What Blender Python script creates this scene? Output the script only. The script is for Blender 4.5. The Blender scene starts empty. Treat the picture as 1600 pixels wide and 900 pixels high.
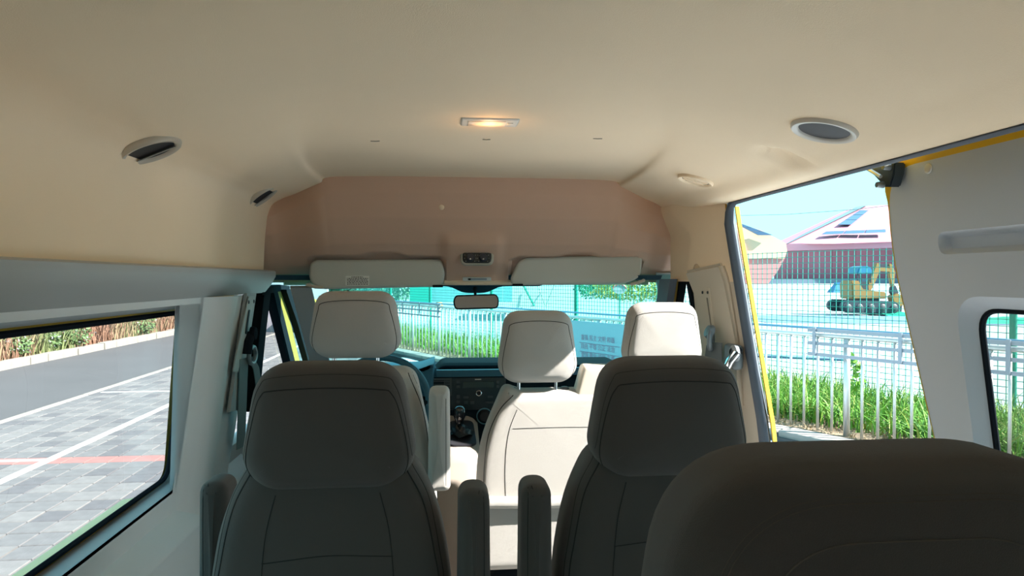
import bpy, bmesh, math, random
from mathutils import Vector, Matrix, noise
from mathutils.bvhtree import BVHTree
random.seed(7)
PI = math.pi
scn = bpy.context.scene
COL = scn.collection
# ------------------------------------------------------------------ camera
F = 1080.0
YAW = math.radians(5.55); PITCH = math.atan(14 / F)
CAM = Vector((-0.115, 0.0, 2.0))
fw = Vector((math.sin(YAW) * math.cos(PITCH), math.cos(YAW) * math.cos(PITCH), -math.sin(PITCH)))
rt = Vector((math.cos(YAW), -math.sin(YAW), 0))
up = rt.cross(fw)
cd = bpy.data.cameras.new('camera'); cam = bpy.data.objects.new('camera', cd); COL.objects.link(cam)
cd.sensor_fit = 'HORIZONTAL'; cd.sensor_width = 36.0; cd.lens = 36.0 * F / 1600.0
cd.clip_start = 0.02; cd.clip_end = 1000
cam.matrix_world = Matrix((rt, up, -fw)).transposed().to_4x4()
cam.location = CAM
scn.camera = cam
scn.view_settings.view_transform = 'Standard'; scn.view_settings.look = 'None'
scn.view_settings.gamma = 1.0; scn.view_settings.use_curve_mapping = False
scn.view_settings.exposure = 2.3
scn.cycles.max_bounces = 12; scn.cycles.diffuse_bounces = 8; scn.cycles.transparent_max_bounces = 16
scn.cycles.glossy_bounces = 3; scn.cycles.caustics_reflective = False; scn.cycles.caustics_refractive = False
# ------------------------------------------------------------------ sky and sun
w = bpy.data.worlds.new('sky'); scn.world = w; w.use_nodes = True
nt = w.node_tree; nt.nodes.clear()
wo = nt.nodes.new('ShaderNodeOutputWorld'); bg = nt.nodes.new('ShaderNodeBackground')
tc = nt.nodes.new('ShaderNodeTexCoord'); sx = nt.nodes.new('ShaderNodeSeparateXYZ'); cr = nt.nodes.new('ShaderNodeValToRGB')
nt.links.new(tc.outputs['Generated'], sx.inputs[0]); nt.links.new(sx.outputs['Z'], cr.inputs[0])
cr.color_ramp.elements[0].position = 0.0; cr.color_ramp.elements[0].color = (0.265, 0.63, 0.65, 1)
cr.color_ramp.elements[1].position = 0.9; cr.color_ramp.elements[1].color = (0.22, 0.44, 0.62, 1)
nt.links.new(cr.outputs[0], bg.inputs[0]); bg.inputs[1].default_value = 0.56
nt.links.new(bg.outputs[0], wo.inputs[0])
SUN = Vector((1.0, -0.36, 0.85)).normalized()
sd = bpy.data.lights.new('sun', 'SUN'); sd.energy = 4.1; sd.angle = math.radians(0.6); sd.color = (1.0, 0.95, 0.88)
so = bpy.data.objects.new('sun', sd); COL.objects.link(so)
so.rotation_euler = SUN.to_track_quat('Z', 'Y').to_euler(); so.location = (30, -10, 30)

def ray(px, py): return fw + rt * ((px - 800) / F) + up * ((450 - py) / F)
def P(px, py, x=None, y=None, z=None, n=None, d=None):
    r = ray(px, py)
    if x is not None: n, d = Vector((1, 0, 0)), x
    elif y is not None: n, d = Vector((0, 1, 0)), y
    elif z is not None: n, d = Vector((0, 0, 1)), z
    n = Vector(n)
    return CAM + r * ((d - n.dot(CAM)) / n.dot(r))
# ------------------------------------------------------------------ materials
MATS = {}
def mat(name, col, rough=0.6, metal=0.0, spec=0.5, bump=0.0, bscale=200.0, var=0.0, vscale=3.0, emit=None, estr=0.0,
        weave=False, coat=0.0, sheen=0.0):
    if name in MATS: return MATS[name]
    m = bpy.data.materials.new(name); m.use_nodes = True
    t = m.node_tree; b = t.nodes['Principled BSDF']
    b.inputs['Base Color'].default_value = (*col, 1); b.inputs['Roughness'].default_value = rough
    b.inputs['Metallic'].default_value = metal; b.inputs['Specular IOR Level'].default_value = spec
    b.inputs['Coat Weight'].default_value = coat; b.inputs['Sheen Weight'].default_value = sheen
    co = t.nodes.new('ShaderNodeTexCoord')
    if var > 0:
        n = t.nodes.new('ShaderNodeTexNoise'); n.inputs['Scale'].default_value = vscale; n.inputs['Detail'].default_value = 5
        t.links.new(co.outputs['Object'], n.inputs['Vector'])
        r = t.nodes.new('ShaderNodeValToRGB')
        r.color_ramp.elements[0].position = 0.3; r.color_ramp.elements[1].position = 0.7
        r.color_ramp.elements[0].color = (*[max(0, c * (1 - var)) for c in col], 1)
        r.color_ramp.elements[1].color = (*[min(1, c * (1 + var)) for c in col], 1)
        t.links.new(n.outputs['Fac'], r.inputs[0]); t.links.new(r.outputs[0], b.inputs['Base Color'])
    if bump > 0:
        n2 = t.nodes.new('ShaderNodeTexNoise'); n2.inputs['Scale'].default_value = bscale; n2.inputs['Detail'].default_value = 3
        t.links.new(co.outputs['Object'], n2.inputs['Vector'])
        h = n2.outputs['Fac']
        if weave:
            wv = t.nodes.new('ShaderNodeTexWave'); wv.inputs['Scale'].default_value = bscale * 0.8; wv.inputs['Distortion'].default_value = 2
            wv.bands_direction = 'DIAGONAL'
            t.links.new(co.outputs['Object'], wv.inputs['Vector'])
            a = t.nodes.new('ShaderNodeMath'); a.operation = 'ADD'
            t.links.new(wv.outputs['Fac'], a.inputs[0]); t.links.new(h, a.inputs[1]); h = a.outputs[0]
        bp = t.nodes.new('ShaderNodeBump'); bp.inputs['Strength'].default_value = bump; bp.inputs['Distance'].default_value = 0.002
        t.links.new(h, bp.inputs['Height']); t.links.new(bp.outputs[0], b.inputs['Normal'])
    if emit:
        b.inputs['Emission Color'].default_value = (*emit, 1); b.inputs['Emission Strength'].default_value = estr
    MATS[name] = m; return m
def glass(name, tint, refl=0.03, haze=0.0):
    m = bpy.data.materials.new(name); m.use_nodes = True
    t = m.node_tree; t.nodes.clear()
    o = t.nodes.new('ShaderNodeOutputMaterial'); tr = t.nodes.new('ShaderNodeBsdfTransparent'); tr.inputs[0].default_value = (*tint, 1)
    g = t.nodes.new('ShaderNodeBsdfGlossy'); g.inputs['Roughness'].default_value = 0.02
    lw = t.nodes.new('ShaderNodeLayerWeight'); pw = t.nodes.new('ShaderNodeMath'); pw.operation = 'POWER'; pw.inputs[1].default_value = 5
    fr = t.nodes.new('ShaderNodeMath'); fr.operation = 'MULTIPLY_ADD'; fr.inputs[1].default_value = 0.7; fr.inputs[2].default_value = refl
    t.links.new(lw.outputs['Facing'], pw.inputs[0]); t.links.new(pw.outputs[0], fr.inputs[0])
    mx = t.nodes.new('ShaderNodeMixShader')
    t.links.new(fr.outputs[0], mx.inputs[0]); t.links.new(tr.outputs[0], mx.inputs[1]); t.links.new(g.outputs[0], mx.inputs[2])
    last = mx.outputs[0]
    if haze:
        df = t.nodes.new('ShaderNodeBsdfDiffuse'); df.inputs[0].default_value = (0.8, 0.8, 0.75, 1)
        m2 = t.nodes.new('ShaderNodeMixShader'); m2.inputs[0].default_value = haze
        t.links.new(last, m2.inputs[1]); t.links.new(df.outputs[0], m2.inputs[2]); last = m2.outputs[0]
    t.links.new(last, o.inputs[0]); MATS[name] = m; return m

LINER = mat('headliner', (0.93, 0.745, 0.54), 0.85, bump=0.25, bscale=500, var=0.02, vscale=2)
LINER2 = mat('front liner', (0.68, 0.45, 0.335), 0.85, bump=0.25, bscale=500, var=0.03, vscale=2)
PLAST = mat('grey trim plastic', (0.42, 0.43, 0.43), 0.5, bump=0.1, bscale=800)
PLAST2 = mat('pale grey trim plastic', (0.70, 0.71, 0.72), 0.5, bump=0.1, bscale=800)
PLASTW = mat('warm trim plastic', (0.40, 0.375, 0.345), 0.5, bump=0.1, bscale=800)
CREAM = mat('cream trim plastic', (0.62, 0.55, 0.46), 0.5)
FAB = mat('seat fabric', (0.41, 0.39, 0.365), 0.8, bump=0.35, bscale=900, weave=True, sheen=0.2)
FABM = mat('shaded middle seat fabric', (0.056, 0.049, 0.046), 0.8, bump=0.35, bscale=900, weave=True, sheen=0.2)  # same seat fabric, darkened to paint in the shade of the middle row
FABN = mat('shaded rear seat fabric', (0.042, 0.033, 0.029), 0.85, bump=0.5, bscale=700, weave=True, sheen=0.2)  # seat fabric darkened further, the deeper cabin shade put into its colour
SEAM = mat('seam thread', (0.012, 0.011, 0.010), 0.8)
PIPE = mat('pale thread', (0.5, 0.45, 0.4), 0.7)
VIS = mat('visor vinyl', (0.58, 0.59, 0.55), 0.6, bump=0.1, bscale=600)
BLK = mat('black rubber', (0.012, 0.015, 0.02), 0.9, spec=0.04)
SEAL = mat('grey rubber seal', (0.09, 0.11, 0.145), 0.6, spec=0.25)
DKBL = mat('dark dashboard plastic', (0.010, 0.020, 0.028), 0.8, spec=0.06)
DTOP = mat('dashboard top with painted sheen', (0.03, 0.14, 0.22), 0.5)  # cyan reflection on the dashboard plastic, painted in as its colour
DARK = mat('dark recess', (0.02, 0.02, 0.025), 0.6)
CHR = mat('chrome', (0.75, 0.77, 0.8), 0.12, metal=1)
STEEL = mat('stainless steel', (0.62, 0.63, 0.62), 0.35, metal=0.6)
YEL = mat('yellow body paint', (0.70, 0.44, 0.02), 0.3, coat=0.6)
WHT = mat('white plastic', (0.7, 0.7, 0.68), 0.4)
BELT = mat('grey belt webbing', (0.12, 0.14, 0.15), 0.6)
MIR = mat('mirror glass', (0.9, 0.9, 0.9), 0.02, metal=1)
FLOORM = mat('pale floor vinyl', (0.52, 0.49, 0.45), 0.6, var=0.1, vscale=10)
WSG = glass('windscreen glass', (0.52, 0.90, 0.89))
CLG = glass('side glass', (0.88, 0.89, 0.87))
HZG = glass('door glass', (0.74, 0.74, 0.72), haze=0.06)
# ------------------------------------------------------------------ object helpers
def W(o):
    m = Matrix.LocRotScale(o.location, o.rotation_euler, o.scale)
    return m if o.parent is None else W(o.parent) @ o.matrix_parent_inverse @ m
def setp(o, parent):
    o.parent = parent; o.matrix_parent_inverse = W(parent).inverted()
def obj(name, bm, m, parent=None, smooth=True, kind=None):
    me = bpy.data.meshes.new(name)
    if isinstance(bm, tuple): me.from_pydata(*bm)
    else:
        bmesh.ops.recalc_face_normals(bm, faces=bm.faces)
        bm.to_mesh(me); bm.free()
    if smooth:
        me.polygons.foreach_set('use_smooth', [True] * len(me.polygons))
        try: me.set_sharp_from_angle(angle=math.radians(42))
        except Exception: pass
    for mm in (m if isinstance(m, (list, tuple)) else [m]): me.materials.append(mm)
    o = bpy.data.objects.new(name, me); COL.objects.link(o)
    if parent is not None: setp(o, parent)
    if name == 'stitching': kind = 'stuff'
    if kind: o['kind'] = kind
    return o
def struct(name, bm, m, smooth=True): return obj(name, bm, m, None, smooth, 'structure')
def tag(o, label, cat, group=None):
    o['label'] = label; o['category'] = cat
    if group: o['group'] = group
    return o
def thing(name, label, cat, loc=(0, 0, 0), group=None, rz=0):
    o = bpy.data.objects.new(name, None); COL.objects.link(o); o.location = loc; o.rotation_euler = (0, 0, rz)
    o.empty_display_size = 0.1
    return tag(o, label, cat, group)
def kids(o): return [c for c in bpy.data.objects if c.parent == o]
def dup(o, loc, label, group=None, rz=None, parent=None):
    def rec(s, par):
        c = s.copy(); COL.objects.link(c)
        if par is not None:
            mpi = s.matrix_parent_inverse.copy(); c.parent = par; c.matrix_parent_inverse = mpi
        for k in CH.get(s.name, []): rec(k, c)
        return c
    CH = {}
    for k in bpy.data.objects:
        if k.parent: CH.setdefault(k.parent.name, []).append(k)
    r = rec(o, parent); r.location = loc
    if rz is not None: r.rotation_euler = (0, 0, rz)
    if label: r['label'] = label
    if group: r['group'] = group
    return r
def BM(): return bmesh.new()
def box(bm, a, b, r=0.0, seg=2, M=None):
    a = Vector(a); b = Vector(b); c = (a + b) / 2; s = b - a
    g = bmesh.ops.create_cube(bm, size=1.0, matrix=Matrix.Translation(c) @ Matrix.Diagonal((*s, 1)))
    vs = g['verts']
    if r > 0:
        es = list({e for v in vs for e in v.link_edges})
        g2 = bmesh.ops.bevel(bm, geom=es, offset=r, segments=seg, affect='EDGES', profile=0.5)
        vs = list({v for v in g2['verts']} | {v for v in vs if v.is_valid})
    if M is not None: bmesh.ops.transform(bm, matrix=M, verts=vs)
    return vs
def ring_faces(bm, r0, r1, closed=True):
    n = len(r0)
    for i in range(n if closed else n - 1):
        j = (i + 1) % n
        try: bm.faces.new((r0[i], r0[j], r1[j], r1[i]))
        except ValueError: pass
def tube(bm, pts, r, n=8, cap=True, flat=None):
    pts = [Vector(p) for p in pts]; rings = []; prev = None
    for i, p in enumerate(pts):
        t = (pts[min(i + 1, len(pts) - 1)] - pts[max(i - 1, 0)]).normalized()
        if prev is None:
            a = Vector((0, 0, 1)) if abs(t.z) < 0.9 else Vector((1, 0, 0))
            nrm = t.cross(a).normalized()
        else: nrm = (prev - t * prev.dot(t)).normalized()
        prev = nrm; bn = t.cross(nrm)
        rr = r[i] if isinstance(r, (list, tuple)) else r
        rings.append([bm.verts.new(p + (nrm * math.cos(2 * PI * k / n) + bn * math.sin(2 * PI * k / n)) * rr) for k in range(n)])
    for a, b in zip(rings, rings[1:]): ring_faces(bm, a, b)
    if cap:
        bm.faces.new(rings[0][::-1]); bm.faces.new(rings[-1])
def lathe(bm, prof, M=None, n=32, close=False):
    M = M or Matrix.Identity(4); rings = []
    for r, z in prof:
        rings.append([bm.verts.new(M @ Vector((r * math.cos(2 * PI * k / n), r * math.sin(2 * PI * k / n), z))) for k in range(n)])
    for a, b in zip(rings, rings[1:]): ring_faces(bm, a, b)
    if close:
        if prof[0][0] > 1e-5: bm.faces.new(rings[0][::-1])
        if prof[-1][0] > 1e-5: bm.faces.new(rings[-1])
def ribbon(bm, pts, wdir, width, tdir, thick):
    """flat bar swept along pts; wdir/tdir may be vectors"""
    wd = Vector(wdir).normalized() * width / 2; td = Vector(tdir).normalized() * thick / 2
    rings = [[bm.verts.new(Vector(p) + a) for a in (-wd - td, wd - td, wd + td, -wd + td)] for p in pts]
    for a, b in zip(rings, rings[1:]): ring_faces(bm, a, b)
    bm.faces.new(rings[0][::-1]); bm.faces.new(rings[-1])
def fillet(pts, rad, n=6, fix=0):
    out = []; N = len(pts)
    for i in range(N):
        p = Vector(pts[i]); a = Vector(pts[i - 1]); b = Vector(pts[(i + 1) % N])
        r = rad[i] if isinstance(rad, (list, tuple)) else rad
        da = (a - p); db = (b - p); r = min(r, da.length * 0.48, db.length * 0.48)
        A = p + da.normalized() * r; B = p + db.normalized() * r
        for k in range(n + 1):
            t = k / n; out.append(A * (1 - t) ** 2 + p * 2 * t * (1 - t) + B * t * t)
    res = []
    for i, p in enumerate(out):
        q = out[(i + 1) % len(out)]; L = (q - p).length
        if L < 1e-6: continue
        m = max(1, int(L / 0.04))
        if fix: m = fix if i % (n + 1) == n else 1
        for k in range(m): res.append(p.lerp(q, k / m))
    return res
def cleanloop(l): return [p for i, p in enumerate(l) if (p - l[i - 1]).length > 1e-5]
def inset(ol, d):
    n = len(ol); out = []
    area = sum(ol[i - 1].x * ol[i].y - ol[i].x * ol[i - 1].y for i in range(n))
    s = 1 if area > 0 else -1
    for i in range(n):
        t = (ol[(i + 1) % n] - ol[i - 1]).normalized()
        out.append(ol[i] + Vector((-t.y, t.x)) * d * s)
    return out
def pillow(bm, ol, t, r, crown, M=None, crown2=None, f3=None):
    """rounded slab: outline in (u,v), thickness along y; -y is the back"""
    M = M or Matrix.Identity(4); n = len(ol); c = sum(ol, Vector((0, 0))) / n; K = 5
    crown2 = crown if crown2 is None else crown2
    def pt(p, y):
        v = Vector((p.x, y, p.y))
        if f3: v = f3(v)
        return M @ v
    firsts = []
    for s, cw in ((-1, crown), (1, crown2)):
        rings = []
        for k in range(K + 1):
            a = PI / 2 * k / K
            rings.append([bm.verts.new(pt(p, s * (t / 2 - r + r * math.sin(a)))) for p in inset(ol, r * (1 - math.cos(a)))])
        base = inset(ol, r)
        for f in (0.08, 0.2, 0.4, 0.6, 0.8):
            rings.append([bm.verts.new(pt(p.lerp(c, f), s * (t / 2 + cw * (1 - (1 - f) ** 2)))) for p in base])
        for a, b in zip(rings, rings[1:]): ring_faces(bm, a, b)
        cv = bm.verts.new(pt(c, s * (t / 2 + cw)))
        L = rings[-1]
        for i in range(n): bm.faces.new((L[i], L[(i + 1) % n], cv))
        firsts.append(rings[0])
    ring_faces(bm, firsts[0], firsts[1])
    bmesh.ops.remove_doubles(bm, verts=bm.verts[:], dist=1e-5)
def seamline(bmt, bvh, pts, r, off=0.0, smooth=12, closed=False, dirn=(0, 1, 0)):
    """tube laid on the back of a cushion, pts in (u,v)"""
    P2 = [Vector(p) for p in pts]; out = []
    N = len(P2)
    for i in range(N if closed else N - 1):
        p0 = P2[i - 1] if (i > 0 or closed) else P2[i]; p1 = P2[i]; p2 = P2[(i + 1) % N]; p3 = P2[(i + 2) % N] if (i + 2 < N or closed) else p2
        for k in range(smooth):
            t = k / smooth
            q = 0.5 * ((2 * p1) + (p2 - p0) * t + (2 * p0 - 5 * p1 + 4 * p2 - p3) * t * t + (3 * p1 - p0 - 3 * p2 + p3) * t ** 3)
            out.append(q)
    out.append(P2[0] if closed else P2[-1])
    run = []
    for q in out:
        h = bvh.ray_cast(Vector((q.x, -1.0, q.y)), Vector(dirn))
        if h[0] is None:
            if len(run) > 1: tube(bmt, run, r * .75, 5)
            run = []
        else: run.append(h[0] - Vector((0, off, 0)))
    if len(run) > 1: tube(bmt, run, r * .75, 5)
def grid(bm, us, vs, f):
    R = [[bm.verts.new(f(u, v)) for u in us] for v in vs]
    for a, b in zip(R, R[1:]):
        for i in range(len(us) - 1): bm.faces.new((a[i], a[i + 1], b[i + 1], b[i]))
    return R
def lin(a, b, n): return [a + (b - a) * i / n for i in range(n + 1)]
def sm(a, b, x):
    t = min(1, max(0, (x - a) / (b - a))); return t * t * (3 - 2 * t)
def solid(o, t, off=1.0):
    m = o.modifiers.new('thickness', 'SOLIDIFY'); m.thickness = t; m.offset = off; return o
def holed(outer, holes, f3, thick_vec):
    """flat panel with holes: loops of 2D points -> mapped to 3D by f3, extruded by thick_vec"""
    bm = BM(); fs = []
    edges = []
    for lp in [outer] + holes:
        vs = [bm.verts.new((p[0], p[1], 0)) for p in lp]
        edges += [bm.edges.new((vs[i - 1], vs[i])) for i in range(len(vs))]
    bmesh.ops.triangle_fill(bm, use_beauty=True, use_dissolve=False, edges=edges)
    for v in bm.verts: v.co = f3(v.co.x, v.co.y)
    if thick_vec:
        g = bmesh.ops.extrude_face_region(bm, geom=bm.faces[:])
        bmesh.ops.translate(bm, vec=Vector(thick_vec), verts=[e for e in g['geom'] if isinstance(e, bmesh.types.BMVert)])
    return bm
def bridge(lA, lB, fA, fB):
    bm = BM(); a = [bm.verts.new(fA(*p)) for p in lA]; b = [bm.verts.new(fB(*p)) for p in lB]
    ring_faces(bm, a, b); return bm
# ================================================================== VAN SHELL
YB = -1.7            # rear of the cabin
def cprof(y, side):  # half section from the middle of the roof down to the trim line
    k = sm(1.0, 2.6, y); a_ = 0.26 + 0.26 * k; b_ = 0.48 + 0.12 * k
    if side < 0:
        p = [(0, 2.402), (a_, 2.398), (b_, 2.372), (.70, 2.324 + .014 * k), (.785 - .02 * k, 2.304 + .014 * k), (.845 - .039 * k, 2.262 + .023 * k), (.866 - .04 * k, 2.17 + .02 * k), (.835, 2.028)]
    else:
        p = [(0, 2.402), (a_, 2.398), (b_, 2.372), (.70, 2.318 + .02 * k), (.77, 2.296 + .02 * k), (.825, 2.281), (.87, 2.274), (.90, 2.272)]
    return [Vector(q) for q in p]
def cr(p, t):
    n = len(p) - 1; t = min(max(t, 0), .99999) * n; i = int(t); f = t - i
    p0 = p[max(0, i - 1)]; p1 = p[i]; p2 = p[i + 1]; p3 = p[min(n, i + 2)]
    return 0.5 * ((2 * p1) + (p2 - p0) * f + (2 * p0 - 5 * p1 + 4 * p2 - p3) * f * f + (3 * p1 - p0 - 3 * p2 + p3) * f ** 3)
def yfront(x): return 2.74 + 0.10 * sm(0.55, 0.8, abs(x))
def zc(x, y=None):
    if y is None: y = yfront(x)
    p = cprof(y, x); lo, hi = 0.0, 1.0
    for _ in range(18):
        m_ = (lo + hi) / 2
        if cr(p, m_).x < abs(x): lo = m_
        else: hi = m_
    return cr(p, lo).y
DENT = P(1226, 262, z=2.285)
def cpt(u, y):      # u in -1..1
    q = cr(cprof(y, u), abs(u)); x = q.x * (1 if u > 0 else -1)
    dx = (x - DENT.x) / 0.07; dy = (y - DENT.y) / 0.035
    return Vector((x, y, q.y + 0.022 * math.exp(-(dx * dx + dy * dy) ** 2)))
bm = BM()
us = lin(-1, 1, 120)
grid(bm, us, lin(0, 1, 130), lambda u, t: cpt(u, YB + ((yfront(cr(cprof(2.7, u), abs(u)).x) if u < 0 or abs(u) < .6 else yfront(.7)) - YB) * t if u < .62 else YB + (YF_ - YB) * t) if False else cpt(u, YB + (yfront(cr(cprof(2.7, u), abs(u)).x) - YB) * t))
CB = BVHTree.FromBMesh(bm); ceiling = struct('ceiling', bm, LINER)
# outer roof skin
bm = BM()
def roofsec(k):
    pts = [(-1.03, 1.95), (-0.99, 2.15), (-0.95, 2.35), (-0.88, 2.50), (-0.7, 2.56), (0, 2.60), (0.7, 2.56), (0.88, 2.50), (0.95, 2.40), (0.965, 2.34)]
    return pts
S = roofsec(0)
R = []
for (y, k) in ((YB - 0.06, 0), (2.5, 0), (2.80, 0.10), (2.95, 0.35), (3.05, 0.86)):
    R.append([bm.verts.new((x, y, z - k * max(0, z - 2.02))) for x, z in S])
for a, b in zip(R, R[1:]): ring_faces(bm, a, b, False)
roof = struct('trim_roof', bm, YEL)
# left wall: lip roll, window field, lower part
def xl(z):
    pts = [(2.035, 0.800), (2.030, 0.792), (2.01, 0.792), (1.975, 0.812), (1.945, 0.836), (1.40, 0.915), (1.30, 0.905), (1.22, 0.90), (0.66, 0.93)]
    for (z0, x0), (z1, x1) in zip(pts, pts[1:]):
        if z >= z1: return -(x0 + (x1 - x0) * (z0 - z) / (z0 - z1))
    return -pts[-1][1]
YL = 2.16           # where the window panel ends and the pillar begins
YLF = 2.86
bm = BM()
zs = [2.035, 2.030, 2.02, 2.01, 1.99, 1.975, 1.96, 1.945]
R = grid(bm, lin(YB, YLF, 40), [0] + zs, lambda y, z: Vector((-0.86, y, 2.032)) if z == 0 else Vector((xl(z), y, z)))
struct('trim_left_rail', bm, PLAST)
def f_l(y, z): return Vector((-(0.836 + (1.945 - z) * 0.145), y, z))
def winloop(y0, y1, z0, z1, r): return fillet([(y0, z0), (y1, z0), (y1, z1), (y0, z1)], r, 8, 8)
# glass corners from the photograph (window plane outboard of the trim)
XG = -0.93
gt = P(292, 487, x=-0.925); gb = P(262, 745, x=-0.985)
def f_g(y, z): return Vector((-(0.925 + (gt.z - z) * 0.06 / (gt.z - gb.z)), y, z))
def slantloop(ytop, ybot, zt, zb, yr, r):
    return fillet([(yr, zb), (ybot, zb), (ytop, zt), (yr, zt)], r, 8, 8)
gl = slantloop(gt.y, gb.y, gt.z, gb.z, 0.30, 0.05)
op = slantloop(gt.y + 0.025, gb.y + 0.03, 1.928, gb.z - 0.012, 0.24, 0.085)
op_r = winloop(-1.60, 0.08, gb.z - .03, 1.925, 0.07)
gl_r = winloop(-1.56, 0.05, gb.z - .01, 1.91, 0.06)
opv = [Vector(p) for p in op]
wl = holed([(YB, 1.30), (YL, 1.30), (YL, 1.945), (YB, 1.945)], [opv, [Vector(p) for p in op_r]], f_l, (-0.012, 0, 0))
wall_left = struct('wall_left', wl, PLAST2, smooth=False)
n_l = len(op); 
bm = bridge(op, slantloop(gt.y + 0.012, gb.y + 0.012, gt.z + 0.012, gb.z - 0.012, 0.29, 0.055), f_l, f_g)
struct('trim_left_window_reveal', bm, mat('window reveal plastic', (0.30, 0.32, 0.31), 0.5))
bm = bridge(op_r, gl_r, f_l, f_g); struct('trim_left_rear_reveal', bm, PLAST)
# window: rubber seal + pane
bm = BM(); o2 = slantloop(gt.y + 0.014, gb.y + 0.014, gt.z + 0.014, gb.z - 0.014, 0.286, 0.057)
tube(bm, [f_g(*p) for p in gl] + [f_g(*gl[0])], 0.0075, 6, cap=False)
win1 = struct('window_1', bm, BLK)
bm = BM(); bm.faces.new([bm.verts.new(f_g(*p) + Vector((-0.004, 0, 0))) for p in gl]); obj('pane', bm, CLG, win1)
bm = BM(); bm.faces.new([bm.verts.new(f_g(*p)) for p in gl_r]); w4 = struct('window_4', bm, CLG)
# lower left wall
bm = BM(); grid(bm, lin(YB, YLF, 20), [1.30, 1.27, 1.245, 1.235], lambda y, z: Vector((-(0.93 - 0.055 * sm(1.30, 1.24, z)), y, z)))
struct('trim_left_belt', bm, PLAST2)
bm = BM(); grid(bm, lin(YB, YLF, 20), [1.232, 1.225, 0.64], lambda y, z: Vector((-0.885, y, z)) if z < 1.23 else Vector((-0.90, y, z)))
struct('wall_left_lower', bm, PLAST2)
# outer left skin with the window hole (yellow)
def f_lo(y, z): return Vector((-(0.955 + (1.945 - z) * 0.075), y, z))
glo = [f_g(*p) for p in gl]
bm = holed([(YB - 0.06, 0.45), (2.92, 0.45), (2.92, 1.98), (YB - 0.06, 1.98)], [[Vector((p[0], p[1])) for p in gl], [Vector((p[0], p[1])) for p in gl_r]], f_lo, None)
struct('wall_left_outer', bm, YEL, smooth=False)
# yellow sill of the window seen through the glass, outside
bm = BM(); ribbon(bm, [Vector((-1.008, y, gb.z - 0.006)) for y in (0.25, 2.05)], (1, 0, 0.15), 0.035, (0, 0, 1), 0.012)
struct('trim_window_sill', bm, mat('sill paint', (0.95, 0.70, 0.30), 0.4))
# left pillar behind the driver
bm = BM()
def pillar(y, z):   # y from YL to YLF
    x = -min(0.93, 0.836 + (1.945 - z) * 0.145)
    bulge = 0.045 * sm(YL, YL + 0.12, y) - 0.03 * sm(YL + 0.20, YL + 0.24, y)
    return Vector((x + bulge, y, z))
grid(bm, [YL - .03, YL, YL + .02, YL + .05, YL + .08, YL + .12, YL + .16, YL + .20, YL + .21, YL + .22, YL + .235, YL + .25, YL + .33, YL + .40], lin(1.945, 0.64, 20), lambda y, z: pillar(y + max(0, y - YL) * (0.2 * sm(1.9, 1.4, z) + .1 * math.sin((z - 1.3) * 4)), z))
struct('trim_left_pillar', bm, PLAST2)
# ================================================================== right side
def xr(z): return 0.90 + 0.115 * (2.27 - z) if z > 1.3 else 0.90 + 0.115 * 0.97
nR = Vector((1, 0, 0.115)); dR = 0.90 + 0.115 * 2.27
ofr = [P(1138, 335, n=nR, d=dR), P(1152, 420, n=nR, d=dR), P(1172, 540, n=nR, d=dR), P(1192, 660, n=nR, d=dR)]
YF = ofr[0].y
print('door front edge', [tuple(round(c, 3) for c in p) for p in ofr])
def yfe(z):   # front edge of the opening at height z
    pts = [(2.4, ofr[0].y)] + [(p.z, p.y) for p in ofr] + [(0.5, ofr[-1].y)]
    for (z0, y0), (z1, y1) in zip(pts, pts[1:]):
        if z >= z1: return y0 + (y1 - y0) * (z0 - z) / max(1e-6, z0 - z1)
    return pts[-1][1]
# upper lining in front of the opening and B-pillar
bm = BM()
def rup(s, t):    # s 0 at opening edge .. 1 front ; t 0 top .. 1 z=1.99
    z0 = 2.30 - 0.0 * s; z = z0 + (1.99 - z0) * t
    y0 = yfe(z); y = y0 + (2.86 - y0) * s
    xw = 0.79 + 0.05 * sm(2.30, 2.15, z)
    x = max((0.770 - .13 * y - .044 * z) / .40, xw)
    return Vector((x, y, z))
grid(bm, lin(0, 1, 24), lin(0, 1, 16), rup)
struct('wall_right_upper', bm, LINER)
# right wall behind the open sliding door's rear edge (out of frame)
YRB = 0.72
bm = holed([(YB, 0.64), (YRB, 0.64), (YRB, 2.27), (YB, 2.27)], [winloop(-1.1, -0.5, 1.42, 1.88, 0.07)], lambda y, z: Vector((xr(z), y, z)), (0.02, 0, 0))
struct('wall_right', bm, PLASTW, smooth=False)
bm = BM(); bm.faces.new([bm.verts.new(Vector((xr(p[1]) + 0.02, p[0], p[1]))) for p in winloop(-1.1, -0.5, 1.42, 1.88, 0.07)]); struct('window_5', bm, CLG)
# seal round the opening
path = [Vector((0.902, y, 2.274)) for y in lin(YRB, YF - 0.07, 12)]
path += [Vector((0.906, YF - 0.035, 2.266)), Vector((0.910, YF - 0.010, 2.240))]
for z in lin(2.20, 0.70, 24): path.append(Vector((xr(z) + 0.004, yfe(z), z)))
bm = BM()
def strip(bm, path, w, th, out):
    rings = []
    for i, p in enumerate(path):
        t = (path[min(i + 1, len(path) - 1)] - path[max(0, i - 1)]).normalized()
        nrm = Vector(out); b = t.cross(nrm).normalized()
        prof = [(-.5, 0), (-.45, .6), (-.2, 1), (0, .75), (.2, 1), (.45, .6), (.5, 0)]
        ww = w * (.5 if i < 12 else min(1, .5 + (i - 11) * .12))
        rings.append([bm.verts.new(p + b * (a * ww) - nrm * (c * th * ww / w)) for a, c in prof])
    for a, b in zip(rings, rings[1:]): ring_faces(bm, a, b, False)
strip(bm, path, 0.042, 0.022, (1, 0, 0.1))
struct('trim_door_seal', bm, SEAL)
bm = BM()
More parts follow.
